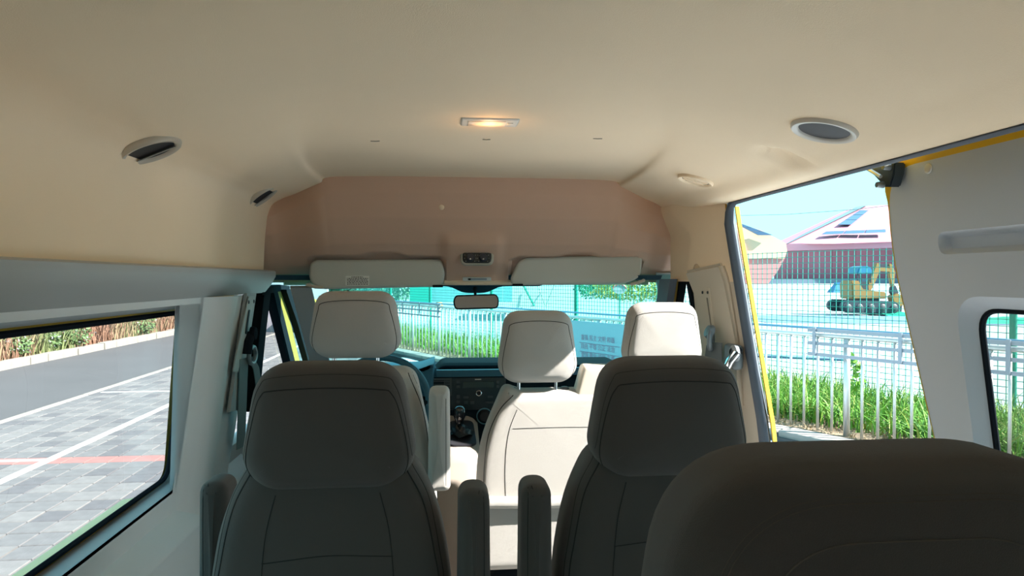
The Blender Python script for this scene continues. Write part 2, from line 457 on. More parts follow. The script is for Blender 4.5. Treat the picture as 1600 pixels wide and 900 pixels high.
strip(bm, [p + Vector((0.012, 0.018, .004)) for p in path[14:]], 0.05, 0.02, (1, 0, 0.1)); struct('trim_door_seal_outer', bm, mat('pale grey seal', (0.12, 0.14, 0.165), 0.6, spec=.2))
# yellow flange of body outside the seal
bm = BM()
pf = [Vector((xr(z) + 0.05, yfe(z) - 0.022 + 0.0 * z, z)) for z in lin(2.26, 0.60, 24)]
ribbon(bm, [p + Vector((-.025, .0, 0)) for p in pf], (1, 0.25, 0), 0.016, (0.25, -1, 0), 0.006)
bf = struct('trim_body_flange', bm, YEL)
bm = BM()
ribbon(bm, [Vector((0.925, YRB, 2.31)), Vector((0.925, YF + 0.02, 2.31))], (1, 0, 0.1), 0.05, (0, 0, 1), 0.02); ribbon(bm, [Vector((1.04, YRB - .5, 2.335)), Vector((1.04, 1.60, 2.335))], (1, 0, 0.0), 0.20, (0, 0, 1), 0.02)
struct('trim_opening_top', bm, YEL)
# B-pillar right : body behind trim
bm = BM()
def bp(s, z):
    y0 = yfe(z); y = y0 + (2.63 - y0) * s
    x = max((0.770 - .13 * y - .044 * z) / .40, 0.835 + (1.99 - z) * 0.09)
    return Vector((x, y, z))
grid(bm, lin(0, 1, 12), lin(1.99, 0.64, 20), bp)
struct('trim_right_pillar', bm, CREAM)
bm = BM()
grid(bm, [0, 1], lin(2.35, 0.45, 12), lambda s, z: Vector((xr(z) + 0.05 + 0.03 * sm(0, .2, s), yfe(z) + 0.062 + 0.42 * s, z)))
struct('wall_right_outer_front', bm, YEL)
bm = BM(); grid(bm, [0, .5, 1], lin(2.30, 0.45, 12), lambda s, z: Vector((xr(z) + .052 * s, yfe(z) + 0.005 + 0.062 * s, z))); struct('trim_door_jamb', bm, mat('pale grey seal', (0.12, 0.14, 0.165), 0.6, spec=.2))
# pale pillar cover with belt anchor
nP = Vector((.40, .13, .044)); dP = .770; LP = nP.length
def PP(px, py, o=0.0): return P(px, py, n=nP, d=dP - o * LP)
cv = [PP(1066, 424, .02), PP(1124, 411, .02), PP(1134, 440, .02), PP(1150, 540, .02), PP(1156, 640, .02), PP(1108, 640, .02), PP(1104, 540, .02), PP(1092, 470, .02)]
bm = BM()
lo = [bm.verts.new(p) for p in cv]; hi = [bm.verts.new(p + nP.normalized() * .04) for p in cv]
bm.faces.new(lo); bm.faces.new(hi[::-1]); ring_faces(bm, lo, hi)
bmesh.ops.bevel(bm, geom=bm.edges[:], offset=0.012, segments=3, affect='EDGES')
pcv = struct('trim_right_belt_cover', bm, CREAM)
# ================================================================== front header panel
zH = 1.985
PR = [(0.0, 1.0), (0.012, 0.85), (0.05, 0.62), (0.12, 0.38), (0.20, 0.20), (0.27, 0.08), (0.30, 0.0)]
def header(x, t):
    k = t * (len(PR) - 1); i = min(len(PR) - 2, int(k)); f = k - i
    dy = PR[i][0] + (PR[i + 1][0] - PR[i][0]) * f; q = PR[i][1] + (PR[i + 1][1] - PR[i][1]) * f
    top = zc(min(.80, abs(x)) * (1 if x > 0 else -1)); z = zH + (top - zH) * q
    y = yfront(x) + dy - 0.10 * abs(min(.84, abs(x)) / 0.8) ** 6 * t
    # visor recesses
    for (cx, hw, bx) in ((-0.398, 0.290, 0.03), (0.455, 0.299, 0.0)):
        a = sm(0, 0.02, hw - abs(x - cx)); b = sm(0, 0.006, 2.099 + 0.014 * math.exp(-((x - cx - bx) / 0.075) ** 6) - 0.5 * max(0, abs(x - cx) - 0.26) - z)
        y += 0.06 * a * b
    # console bulge in the middle
    a = sm(0.15, 0.09, abs(x - 0.0)) * sm(2.21, 2.13, z); y -= 0.03 * a
    return Vector((x, y, z))
bm = BM()
grid(bm, lin(-0.93, 0.93, 190), lin(0, 1, 110), header)
hdr = struct('wall_front', bm, LINER2)
bvh_src = BM(); grid(bvh_src, lin(-0.84, 0.84, 168), lin(0, 1, 100), header); HB = BVHTree.FromBMesh(bvh_src); bvh_src.free()
def onheader(px, py, off=0.0):
    r = ray(px, py).normalized(); h = HB.ray_cast(CAM, r); return h[0] - r * off if h[0] else P(px, py, y=3.0)
# bright lower lip of the header
bm = BM(); tube(bm, [header(x, 1) + Vector((0, 0, 0.0)) for x in lin(-0.80, 0.80, 60)], 0.012, 8); struct('trim_header_lip', bm, LINER)
# ------------------------------------------------------------------ windscreen
yT, yBm = 3.05, 3.72
zT, zBm = 2.02, 1.45
def wsf(x, t):
    c = 0.16 * (x / 0.9) ** 2
    return Vector((x, yT + (yBm - yT) * t - c, zT + (zBm - zT) * t))
bm = BM(); grid(bm, lin(-0.86, 0.86, 24), lin(0, 1, 4), wsf)
win2 = struct('window_2', bm, WSG)
bm = BM()   # dark printed band at the top with the dip behind the mirror
def band(x, s):
    low = 0.085 + 0.055 * math.exp(-((x - 0.02) / 0.09) ** 4) - 0.05 * sm(0.28, 0.36, abs(x - 0.02))
    return wsf(x, low * s) - Vector((0, 0.006, 0.004))
grid(bm, lin(-0.82, 0.82, 80), lin(0, 1, 3), band)
obj('sunshade_band', bm, mat('dark glass print', (0.012, 0.06, 0.09), 0.5), win2)
# A-pillars, inner grey trim
for s, pts in ((-1, [(462, 452), (492, 560), (520, 640)]), (1, [(1022, 430), (1012, 500), (1000, 600)])):
    pass
bm = BM()
a0 = P(470, 448, y=2.98); a1 = P(500, 565, y=3.20)
ribbon(bm, [a0, a0.lerp(a1, .5), a1, a1 + (a1 - a0) * 0.8], (1, 0.2, 0), 0.085, (0.2, -1, -0.3), 0.03)
struct('trim_left_windscreen_pillar', bm, mat('pale pillar trim', (0.42, 0.44, 0.45), 0.6))
bm = BM()
a0 = P(1040, 425, y=2.98); a1 = P(1052, 565, y=3.12)
ribbon(bm, [a0, a0.lerp(a1, .5), a1, a1 + (a1 - a0) * 0.8], (1, -0.2, 0), 0.085, (0.2, 1, 0.3), 0.03)
struct('trim_right_windscreen_pillar', bm, mat('pale pillar trim', (0.42, 0.44, 0.45), 0.6))
# ------------------------------------------------------------------ driver door (door_1) and passenger door (door_3)
nL = Vector((-1, 0, -0.1)); 
def PL(px, py, xx=0.86): return P(px, py, n=Vector((1, 0, -0.12)), d=-xx - 0.12 * 1.9)
door1 = bpy.data.objects.new('door_1', None); COL.objects.link(door1); door1.location = (-0.9, 2.8, 0.6); door1['kind'] = 'structure'
bm = BM()   # rear upright of the window frame, arch and slanted front bar, all one frame
fr_pts = [PL(393, 640), PL(396, 590), PL(403, 520), PL(409, 470), PL(416, 458), PL(425, 456)]
strip2 = lambda bm, pts, w_, t_: ribbon(bm, pts, (0, 1, 0.15), w_, (1, 0, 0), t_)
ribbon(bm, fr_pts[:4] + [PL(411, 452)], (0, 1, 0), 0.10, (1, 0, 0), 0.04)
obj('window_frame', bm, BLK, door1)
bm = BM()
ribbon(bm, [PL(423, 452), PL(436, 505), PL(452, 570), PL(468, 640)], (0, 1, 0), 0.085, (1, 0, 0), 0.04)
obj('window_frame', bm, BLK, door1)
bm = BM()
ribbon(bm, [PL(402, 455), PL(430, 450), PL(446, 452)], (0, 0, 1), 0.03, (1, 0, 0), 0.04)
obj('window_frame', bm, BLK, door1)
bm = BM()
q = [PL(360, 640, .9), PL(375, 460, .9), PL(430, 455, .9), PL(476, 640, .9)]
bm.faces.new([bm.verts.new(p) for p in q]); obj('pane', bm, CLG, door1)
bm = BM(); box(bm, (-1.0, 2.4, 0.6), (-0.93, 3.7, 1.36), 0.02); obj('door_panel', bm, PLAST, door1)
# yellow pillar paint + black seals between door and windscreen
bm = BM(); ribbon(bm, [PL(434, 452, .85), PL(447, 505, .85), PL(463, 570, .85), PL(480, 640, .85)], (0, 1, 0), 0.10, (1, 0, 0), 0.02)
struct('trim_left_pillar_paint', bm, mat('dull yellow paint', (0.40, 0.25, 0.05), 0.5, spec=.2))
bm = BM(); ribbon(bm, [PL(448, 452, .83), PL(466, 505, .83), PL(484, 570, .83), PL(505, 640, .83)], (0, 1, 0), 0.16, (1, 0, 0), 0.03)
struct('trim_left_pillar_seal', bm, BLK)
def PRr(px, py, d=0.87): return P(px, py, n=Vector((1, 0, 0.12)), d=d + 0.12 * 1.9)
door3 = bpy.data.objects.new('door_3', None); COL.objects.link(door3); door3.location = (0.95, 2.8, 0.6); door3['kind'] = 'structure'
bm = BM(); ribbon(bm, [PRr(1062, 436), PRr(1056, 475), PRr(1044, 560)], (0, 1, 0), 0.10, (1, 0, 0), 0.03); obj('window_frame', bm, BLK, door3)
bm = BM(); ribbon(bm, [PRr(1068, 436), PRr(1080, 440), PRr(1086, 475), PRr(1090, 540)], (0, 1, 0), 0.035, (1, 0, 0), 0.03); obj('window_frame', bm, BLK, door3)
bm = BM(); bm.faces.new([bm.verts.new(p) for p in (PRr(1060, 440, .9), PRr(1096, 440, .9), PRr(1160, 700, .9), PRr(1040, 700, .9))]); obj('pane', bm, CLG, door3)
bm = BM(); box(bm, (0.93, 2.55, 0.6), (1.0, 3.7, 1.36), 0.02); obj('door_panel', bm, PLAST, door3)
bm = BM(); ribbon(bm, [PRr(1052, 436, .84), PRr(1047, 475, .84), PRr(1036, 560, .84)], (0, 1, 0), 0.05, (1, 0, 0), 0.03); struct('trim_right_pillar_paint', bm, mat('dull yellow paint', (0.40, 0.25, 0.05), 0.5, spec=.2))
bm = BM(); ribbon(bm, [PRr(1044, 436, .82), PRr(1038, 475, .82), PRr(1026, 560, .82)], (0, 1, 0), 0.14, (1, 0, 0), 0.03); struct('trim_right_pillar_seal', bm, SEAL)
# ------------------------------------------------------------------ floor, rear wall, front bulkhead, bonnet
bm = BM(); box(bm, (-0.95, YB, 0.58), (0.98, 3.75, 0.66)); floor = struct('floor', bm, FLOORM)
bm = holed([(-1.0, 0.5), (1.0, 0.5), (0.95, 2.56), (-0.95, 2.56)], [winloop(-0.6, -0.15, 1.55, 1.9, 0.06), winloop(0.15, 0.6, 1.55, 1.9, 0.06)], lambda x, z: Vector((x, YB - 0.03, z)), (0, -0.03, 0))
struct('wall_back', bm, PLASTW, smooth=False)
bm = BM(); box(bm, (-0.95, 3.72, 0.4), (0.95, 3.85, 1.46), 0.02); struct('trim_bulkhead', bm, DKBL)
bm = BM(); grid(bm, lin(-0.92, 0.92, 8), lin(0, 1, 6), lambda x, t: Vector((x, 3.80 + 0.85 * t, 1.40 - 0.30 * t - 0.05 * t * t - 0.08 * (x) ** 2))); struct('trim_bonnet', bm, YEL)
# ================================================================== sliding door (door_2)
door2 = bpy.data.objects.new('door_2', None); COL.objects.link(door2); door2.location = (1.1, 1.0, 0.7); door2['kind'] = 'structure'
def xd(z): return 1.035 + 0.115 * (2.27 - z)
nD = Vector((1, 0, 0.115)); dD = 1.035 + 0.115 * 2.27
def D2(px, py): p = P(px, py, n=nD, d=dD); return (p.y, p.z)
fe = [D2(1398, 380), D2(1430, 520), D2(1462, 690)]
ytop = D2(1392, 330); ct = D2(1450, 238); ct2 = D2(1600, 214)
zt = ct2[1]
print('sliding door pts', fe, ytop, ct, ct2)
yd = fe[0][0]; ydr = 0.15
outl = fillet([(ydr, 0.70), (fe[2][0], 0.70), fe[2], (ytop[0] + 0.01, ytop[1] - 0.12), (ytop[0] + 0.0, zt), (ydr, zt)], [0.05, 0.05, 0.02, 0.1, 0.14, 0.05], 8)
wf = [D2(1512, 560), D2(1512, 487), D2(1560, 690)]
wy = D2(1514, 520)[0]; wz = D2(1560, 486)[1]; wb = 1.36
wlo = fillet([(ydr + 0.3, wb), (D2(1548, 760)[0], wb), (wy, wz), (ydr + 0.3, wz)], [0.06] * 4, 8, 8)
wli = fillet([(ydr + 0.27, wb - 0.03), (D2(1536, 770)[0], wb - 0.03), (wy + 0.035, wz + 0.03), (ydr + 0.27, wz + 0.03)], [0.08] * 4, 8, 8)
g1 = D2(1464, 363); g2 = D2(1468, 398)
zg0, zg1 = g2[1], g1[1]; yg = g1[0]
grv = fillet([(ydr + 0.1, zg0), (yg, zg0), (yg, zg1), (ydr + 0.1, zg1)], [0.02, 0.03, 0.03, 0.02], 6)
outc = cleanloop([Vector(p) for p in outl])
bm = holed(outc, [[Vector(p) for p in wli], [Vector(p) for p in grv]], lambda y, z: Vector((xd(z), y, z)), None)
DPM = mat('sliding door trim', (0.50, 0.56, 0.65), 0.5, bump=0.1, bscale=800); obj('inner_panel', bm, DPM, door2, smooth=False)
grvi = inset(grv, 0.014)
bm = bridge(grv, grvi, lambda y, z: Vector((xd(z), y, z)), lambda y, z: Vector((xd(z) + 0.022, y, z)))
bm.faces.new([bm.verts.new(Vector((xd(p.y) + 0.022, p.x, p.y))) for p in grvi]); bmesh.ops.remove_doubles(bm, verts=bm.verts[:], dist=1e-5)
obj('recess', bm, DPM, door2)
bm = bridge(wli, wlo, lambda y, z: Vector((xd(z), y, z)), lambda y, z: Vector((xd(z) + 0.03, y, z)))
obj('window_surround', bm, DPM, door2)
bm = BM(); tube(bm, [Vector((xd(p[1]) + 0.032, p[0], p[1])) for p in wlo + wlo[:1]], 0.007, 6, cap=False); obj('window_seal', bm, BLK, door2)
bm = BM(); bm.faces.new([bm.verts.new(Vector((xd(p[1]) + 0.035, p[0], p[1]))) for p in wlo]); obj('pane', bm, HZG, door2)
# yellow shell: edge strip around the panel, and outer skin
oute = []
for p, q in zip(outc, inset(outc, -1.0)):
    k = .0012 + .034 * sm(zt - .10, zt - .02, p.y); oute.append(p + (q - p) * k)
bm = bridge(outc, oute, lambda y, z: Vector((xd(z), y, z)), lambda y, z: Vector((xd(z) - 0.002, y, z)))
obj('door_edge', bm, YEL, door2)
bm = bridge(oute, oute, lambda y, z: Vector((xd(z) - 0.002, y, z)), lambda y, z: Vector((xd(z) + 0.075, y, z)))
obj('door_edge', bm, YEL, door2)
bm = holed(oute, [inset([Vector(p) for p in wlo], -.055)], lambda y, z: Vector((xd(z) + 0.075, y, z)), None)
obj('outer_skin', bm, YEL, door2, smooth=False)
cpl = P(1451, 263, n=nD, d=dD)
bm = BM(); Mx = Matrix.Translation(cpl) @ Matrix.Rotation(-PI / 2, 4, 'Y')
lathe(bm, [(0.0, 0.004), (0.008, 0.0045), (0.0115, 0.003), (0.0125, 0.0)], Mx, 20); obj('panel_plug', bm, WHT, door2)
# roller bracket at the door's top corner
br = thing('roller_bracket', 'dark steel roller bracket with two bolts at the sliding door upper corner', 'bracket', P(1385, 270, x=1.0))
bm = BM()
pp = [P(x_, y_, x=1.0) for x_, y_ in ((1352, 262), (1374, 252), (1398, 254), (1396, 272), (1390, 292), (1380, 292), (1374, 280))]
lo = [bm.verts.new(p) for p in pp]; hi = [bm.verts.new(p + Vector((0.03, 0, 0))) for p in pp]
bm.faces.new(lo); bm.faces.new(hi[::-1]); ring_faces(bm, lo, hi); bmesh.ops.bevel(bm, geom=bm.edges[:], offset=0.003, segments=2, affect='EDGES')
obj('plate', bm, mat('dark steel', (0.05, 0.07, 0.09), 0.35, metal=0.5), br)
bm = BM(); tube(bm, [P(1356, 264, x=0.985), P(1376, 276, x=0.985)], 0.005, 8); obj('arm', bm, STEEL, br)
for px_, py_ in ((1390, 261), (1380, 289)):
    bm = BM(); lathe(bm, [(0.0, 0.018), (0.007, 0.018), (0.0085, 0.012), (0.0095, 0.0)], Matrix.Translation(P(px_, py_, x=1.0)) @ Matrix.Rotation(-PI / 2, 4, 'Y'), 12)
    obj('bolt', bm, mat('bolt steel', (0.3, 0.33, 0.36), 0.35, metal=0.8), br)
def oncei(px, py): return CB.ray_cast(CAM, ray(px, py).normalized())[0]
# ================================================================== ceiling fittings
def place_round(px, py, r, grille, label, group):
    p = oncei(px, py)
    sl = (zc(p.x + 0.03, p.y) - zc(p.x - 0.03, p.y)) / 0.06
    t = thing('air_vent', label, 'vent', (p.x, p.y, p.z), group)
    kk = .88 if p.x < 0 else 1
    M = Matrix.Translation(p - Vector((0, 0, .007 if p.x < 0 else 0))) @ Matrix.Rotation(-math.atan(sl) * kk, 4, 'Y') @ Matrix.Rotation(PI, 4, 'X')
    bm = BM(); lathe(bm, [(r * .96, -.02), (r, -0.004), (r * 0.99, 0.004), (r * 0.94, 0.009), (r * 0.82, 0.008), (r * 0.76, 0.004), (r * 0.74, 0.001)], M, 48)
    obj('rim', bm, grille[0], t)
    bm = BM(); lathe(bm, [(0, 0.0025), (r * 0.75, 0.0025)], M, 32); obj('duct', bm, DARK, t)
    if grille[1] == 'open':
        for k, (yy, a) in enumerate(grille[2]):
            bm = BM(); hw = math.sqrt(max(0, (r * .72) ** 2 - yy * yy))
            box(bm, (-hw, -0.008, -0.001), (hw, 0.008, 0.001), 0.0005, 1, M @ Matrix.Translation((0, yy, 0.007)) @ Matrix.Rotation(a * .5, 4, 'X'))
            obj('vane', bm, WHT if k else mat('vane grey', (0.35, 0.34, 0.33), 0.4), t)
    else:
        bm = BM(); lathe(bm, [(0, 0.006), (r * .6, 0.005), (r * .73, 0.002)], M, 32); obj('flap', bm, grille[0], t)
        for yy in (-0.015, 0.015):
            hw = math.sqrt((r * .66) ** 2 - yy * yy); bm = BM(); box(bm, (-hw, -0.001, 0.005), (hw, 0.001, 0.0075), 0, 1, M @ Matrix.Translation((0, yy, 0))); obj('vane', bm, grille[0], t)
    return t
RIMW = mat('vent rim white', (0.66, 0.62, 0.57), 0.4)
RIMB = mat('vent rim beige', (0.52, 0.47, 0.40), 0.4)
place_round(235, 229, 0.070, (RIMB, 'open', [(-0.024, 0.5)]), 'nearer left ceiling air vent, half open with pale vanes', 'round ceiling air vents')
place_round(409, 304, 0.066, (RIMB, 'open', [(-0.02, 0.4)]), 'farther left ceiling air vent beside the front liner, vanes open', 'round ceiling air vents')
place_round(1288, 202, 0.070, (RIMW, 'open', []), 'wide open right ceiling air vent with a white rim and dark hole', 'round ceiling air vents')
place_round(1087, 281, 0.060, (LINER, 'shut', []), 'small shut right ceiling air vent in beige near the front liner', 'round ceiling air vents')
# dome lamp
pz = P(765, 190, z=zc(0, 1.6)); wl_ = abs(P(720, 190, z=zc(0, 1.6)).x - P(811, 190, z=zc(0, 1.6)).x)
lamp = thing('ceiling_lamp', 'slim white rectangular ceiling lamp glowing orange in the middle of the headliner', 'lamp', pz)
bm = BM(); box(bm, (pz.x - wl_ / 2, pz.y - 0.040, pz.z - 0.005), (pz.x + wl_ / 2, pz.y + 0.040, pz.z + 0.006), 0.006, 3); obj('housing', bm, WHT, lamp)
m = mat('orange lamp lens', (0.85, 0.75, 0.65), 0.3)
t = m.node_tree; b = t.nodes['Principled BSDF']; co = t.nodes.new('ShaderNodeTexCoord'); mp = t.nodes.new('ShaderNodeMapping')
gr = t.nodes.new('ShaderNodeTexGradient'); gr.gradient_type = 'SPHERICAL'; rp = t.nodes.new('ShaderNodeValToRGB')
mp.inputs['Location'].default_value = (-pz.x * 22 + 0.0, -pz.y * 28, -(pz.z - 0.01) * 20); mp.inputs['Scale'].default_value = (22, 28, 20)
t.links.new(co.outputs['Object'], mp.inputs[0]); t.links.new(mp.outputs[0], gr.inputs[0]); t.links.new(gr.outputs['Fac'], rp.inputs[0])
rp.color_ramp.elements[0].color = (0.0, 0.0, 0.0, 1); rp.color_ramp.elements[1].color = (1.0, 0.50, 0.15, 1); e = rp.color_ramp.elements.new(0.45); e.color = (0.55, 0.10, 0.01, 1)
t.links.new(rp.outputs[0], b.inputs['Emission Color']); b.inputs['Emission Strength'].default_value = 0.32
bm = BM(); box(bm, (pz.x - wl_ * 0.38, pz.y - 0.028, pz.z - 0.007), (pz.x + wl_ * 0.28, pz.y + 0.028, pz.z - 0.002), 0.003, 2); obj('lens', bm, m, lamp)
bm = BM(); box(bm, (pz.x + wl_ * 0.30, pz.y - 0.014, pz.z - 0.0075), (pz.x + wl_ * 0.40, pz.y + 0.006, pz.z - 0.003), 0.002, 2); obj('switch', bm, WHT, lamp)
ld = bpy.data.lights.new('ceiling_lamp_bulb', 'POINT'); ld.energy = 0.045; ld.color = (1, 0.55, 0.22); ld.shadow_soft_size = 0.02
lo_ = bpy.data.objects.new('bulb_light', ld); COL.objects.link(lo_); lo_.location = (pz.x, pz.y, pz.z - 0.04); lo_.parent = lamp; lo_.matrix_parent_inverse = W(lamp).inverted()
# small press marks in the headliner
for k, (px, py, lw) in enumerate(((586, 221, 7), (760, 219, 6), (934, 217, 7))):
    a = P(px - lw, py, z=2.399); c = P(px + lw, py, z=2.399)
    bm = BM(); a.z = zc(a.x, a.y) - 0.001; c.z = zc(c.x, c.y) - 0.001; tube(bm, [a, (a + c) / 2 + Vector((0, 0.003, 0)), c], 0.0014, 5)
    tag(obj('liner_clip', bm, mat('clip mark', (0.32, 0.27, 0.22), 0.8)), ['faint clip mark in the headliner, left of the lamp', 'dark clip mark in the headliner straight in front of the lamp', 'faint clip mark in the headliner, right of the lamp'][k], 'clip', 'clip marks in the headliner')
p_ = onheader(690, 324, 0.003)
bm = BM(); lathe(bm, [(0, 0.003), (0.009, 0.002), (0.011, 0)], Matrix.Translation(p_) @ Matrix.Rotation(PI / 2 + 0.3, 4, 'X'), 16)
tag(obj('liner_button', bm, LINER), 'small round button fixed high on the brown front liner', 'button')
# overhead control panel with two dials
c0 = onheader(745, 402, 0.0); s_ = (c0 - CAM).length / F
ctl = thing('overhead_control_panel', 'dark rounded control panel with two dials on the front liner above the mirror', 'control panel', c0)
def face_cam_rect(bm, cx, cy, w_, h_, depth, r, off):   # small fitting flush on the header, facing rearwards
    ol = fillet([(-w_ / 2, -h_ / 2), (w_ / 2, -h_ / 2), (w_ / 2, h_ / 2), (-w_ / 2, h_ / 2)], r, 5)
    pillow(bm, ol, depth, min(r * .5, depth * .45), 0.0, Matrix.Translation(Vector((cx, c0.y - off, cy))) @ Matrix.Rotation(-0.15, 4, 'X'))
bm = BM(); face_cam_rect(bm, c0.x, c0.z, 52 * s_, 27 * s_, 0.02, 0.028, 0.008); obj('bezel', bm, mat('taupe bezel', (0.45, 0.42, 0.36), 0.4), ctl)
bm = BM(); face_cam_rect(bm, c0.x, c0.z, 46 * s_, 21 * s_, 0.02, 0.022, 0.012); obj('face', bm, mat('black dial face', (0.012, 0.018, 0.02), 0.35), ctl)
for dx in (-10.5, 9.5):
    Mk = Matrix.Translation((c0.x + dx * s_, c0.y - 0.023, c0.z - 0.002)) @ Matrix.Rotation(PI / 2 - 0.15, 4, 'X')
    bm = BM(); lathe(bm, [(0, 0.012), (0.013, 0.012), (0.016, 0.009), (0.018, 0)], Mk, 24); dl = obj('dial', bm, mat('dark dial', (0.02, 0.025, 0.04), 0.4), ctl)
    bm = BM(); box(bm, (-0.003, -0.011, 0.0115), (0.003, -0.005, 0.0135), 0.001, 1, Mk); obj('pointer', bm, WHT, dl)
    bm = BM()
    for k in range(9):
        a = math.radians(-40 + k * 32.5); box(bm, (-0.0014, -0.0014, 0.0), (0.0014, 0.0014, 0.002), 0, 1, Mk @ Matrix.Translation((0.024 * math.cos(a), 0.024 * math.sin(a), 0)))
    obj('scale_marks', bm, mat('mark grey', (0.3, 0.32, 0.32), 0.5), ctl)
c1 = onheader(745, 436, 0.0)
rl = thing('reading_lamp', 'slim pale lamp strip with a black switch under the overhead control panel', 'lamp', c1)
bm = BM(); box(bm, (c1.x - 23 * s_, c1.y - 0.014, c1.z - 3.2 * s_), (c1.x + 23 * s_, c1.y + 0.01, c1.z + 3.2 * s_), 0.004, 2); obj('housing', bm, mat('pale lamp plastic', (0.62, 0.68, 0.68), 0.3), rl)
bm = BM(); box(bm, (c1.x - 15 * s_, c1.y - 0.0165, c1.z - 1.5 * s_), (c1.x + 16 * s_, c1.y - 0.012, c1.z + 1.2 * s_), 0.001, 1); obj('lens', bm, mat('grey lens', (0.25, 0.32, 0.38), 0.2), rl)
bm = BM(); box(bm, (c1.x - 14 * s_, c1.y - 0.019, c1.z - 1.8 * s_), (c1.x - 10 * s_, c1.y - 0.012, c1.z + 1.0 * s_), 0.001, 1); obj('switch', bm, BLK, rl)
# ------------------------------------------------------------------ sun visors
def visor(pts, label, hook_px, lbl=None, pivot=None):
    YV = 2.955
    q = [P(a, b_, y=YV) for a, b_ in pts]
    ctr = sum(q, Vector()) / len(q)
    t = thing('sun_visor', label, 'sun visor', ctr, 'sun visors folded up on the front liner')
    ol = fillet([(v.x, v.z) for v in q], [0.02, 0.02, 0.04, 0.02, 0.04, 0.03][:len(q)] if len(q) > 4 else 0.03, 6)
    Mv = Matrix.Translation((0, YV, 0))
    bm = BM(); pillow(bm, cleanloop(ol), 0.026, 0.012, 0.002, Mv); obj('flap', bm, VIS, t)
    hp = P(hook_px[0], hook_px[1], y=YV - 0.01)
    bm = BM(); box(bm, (hp.x - 0.022, YV - 0.022, hp.z - 0.008), (hp.x + 0.022, YV - 0.006, hp.z + 0.002), 0.002, 1); obj('hook', bm, BLK, t)
    if pivot:
        a = P(*pivot[0], y=YV - 0.01); c = P(*pivot[1], y=YV - 0.01)
        bm = BM(); tube(bm, [a + Vector((0, 0.06, 0.004)), a, (a + c) / 2 + Vector((0, 0, -0.004)), c], 0.007, 8); obj('pivot_arm', bm, CREAM, t)
    if lbl:
        a = P(*lbl[0], y=YV - 0.0155); c = P(*lbl[1], y=YV - 0.0155)
        bm = BM(); box(bm, (a.x, YV - 0.0165, c.z), (c.x, YV - 0.0152, a.z), 0); st = obj('sticker', bm, mat('sticker white', (0.85, 0.85, 0.82), 0.6), t)
        bm = BM(); random.seed(3)
        h = a.z - c.z; wd = c.x - a.x
        for r_ in range(6):
            x_ = a.x + wd * (0.25 if r_ == 0 else 0.06); zz = a.z - h * (0.12 + r_ * 0.15)
            while x_ < c.x - wd * (0.25 if r_ == 0 else 0.08):
                L = random.uniform(0.003, 0.010); box(bm, (x_, YV - 0.0171, zz - h * .045), (min(x_ + L, c.x - wd * .05), YV - 0.0164, zz + h * .035), 0); x_ += L + 0.0025
        obj('sticker_print', bm, mat('print dark', (0.10, 0.09, 0.09), 0.7), st)
    return t
visor([(503, 452), (690, 448), (696, 430), (690, 405), (484, 406), (483, 440)], 'left sun visor in front of the driver, with a printed warning sticker', (684, 446), ((540, 431), (577, 446)), ((480, 445), (505, 449)))
visor([(800, 446), (975, 443), (1001, 434), (1003, 398), (812, 403), (797, 436)], 'right sun visor in front of the passenger bench, plain without sticker', (809, 444), None, ((1006, 438), (985, 444)))
# ------------------------------------------------------------------ rear-view mirror
mc = P(744, 472, y=3.0)
rv = thing('rear_view_mirror', 'black framed rear-view mirror hanging from the windscreen below the overhead panel', 'mirror', mc)
k = 3.0 / F
Mm = Matrix.Translation(mc) @ Matrix.Rotation(-0.02, 4, 'Y') @ Matrix.Rotation(-0.05, 4, 'X')
olm = fillet([(-34 * k, -11 * k), (34 * k, -11 * k), (36 * k, 3 * k), (32 * k, 12 * k), (-32 * k, 11.5 * k), (-36 * k, 3 * k)], 0.02, 5)
bm = BM(); pillow(bm, cleanloop(olm), 0.03, 0.012, 0.0, Mm, crown2=0.015); obj('housing', bm, BLK, rv)
oli = inset(cleanloop(olm), 0.006)
bm = BM(); bm.faces.new([bm.verts.new(Mm @ Vector((p.x, -0.0158, p.y))) for p in oli]); obj('mirror_glass', bm, MIR, rv, smooth=False)
bm = BM(); tube(bm, [mc + Vector((0, 0.015, 0.0)), mc + Vector((-0.003, 0.04, 0.045)), wsf(mc.x, 0.11) - Vector((0, 0.01, 0))], [0.006, 0.006, 0.012], 8); obj('stem', bm, DKBL, rv)
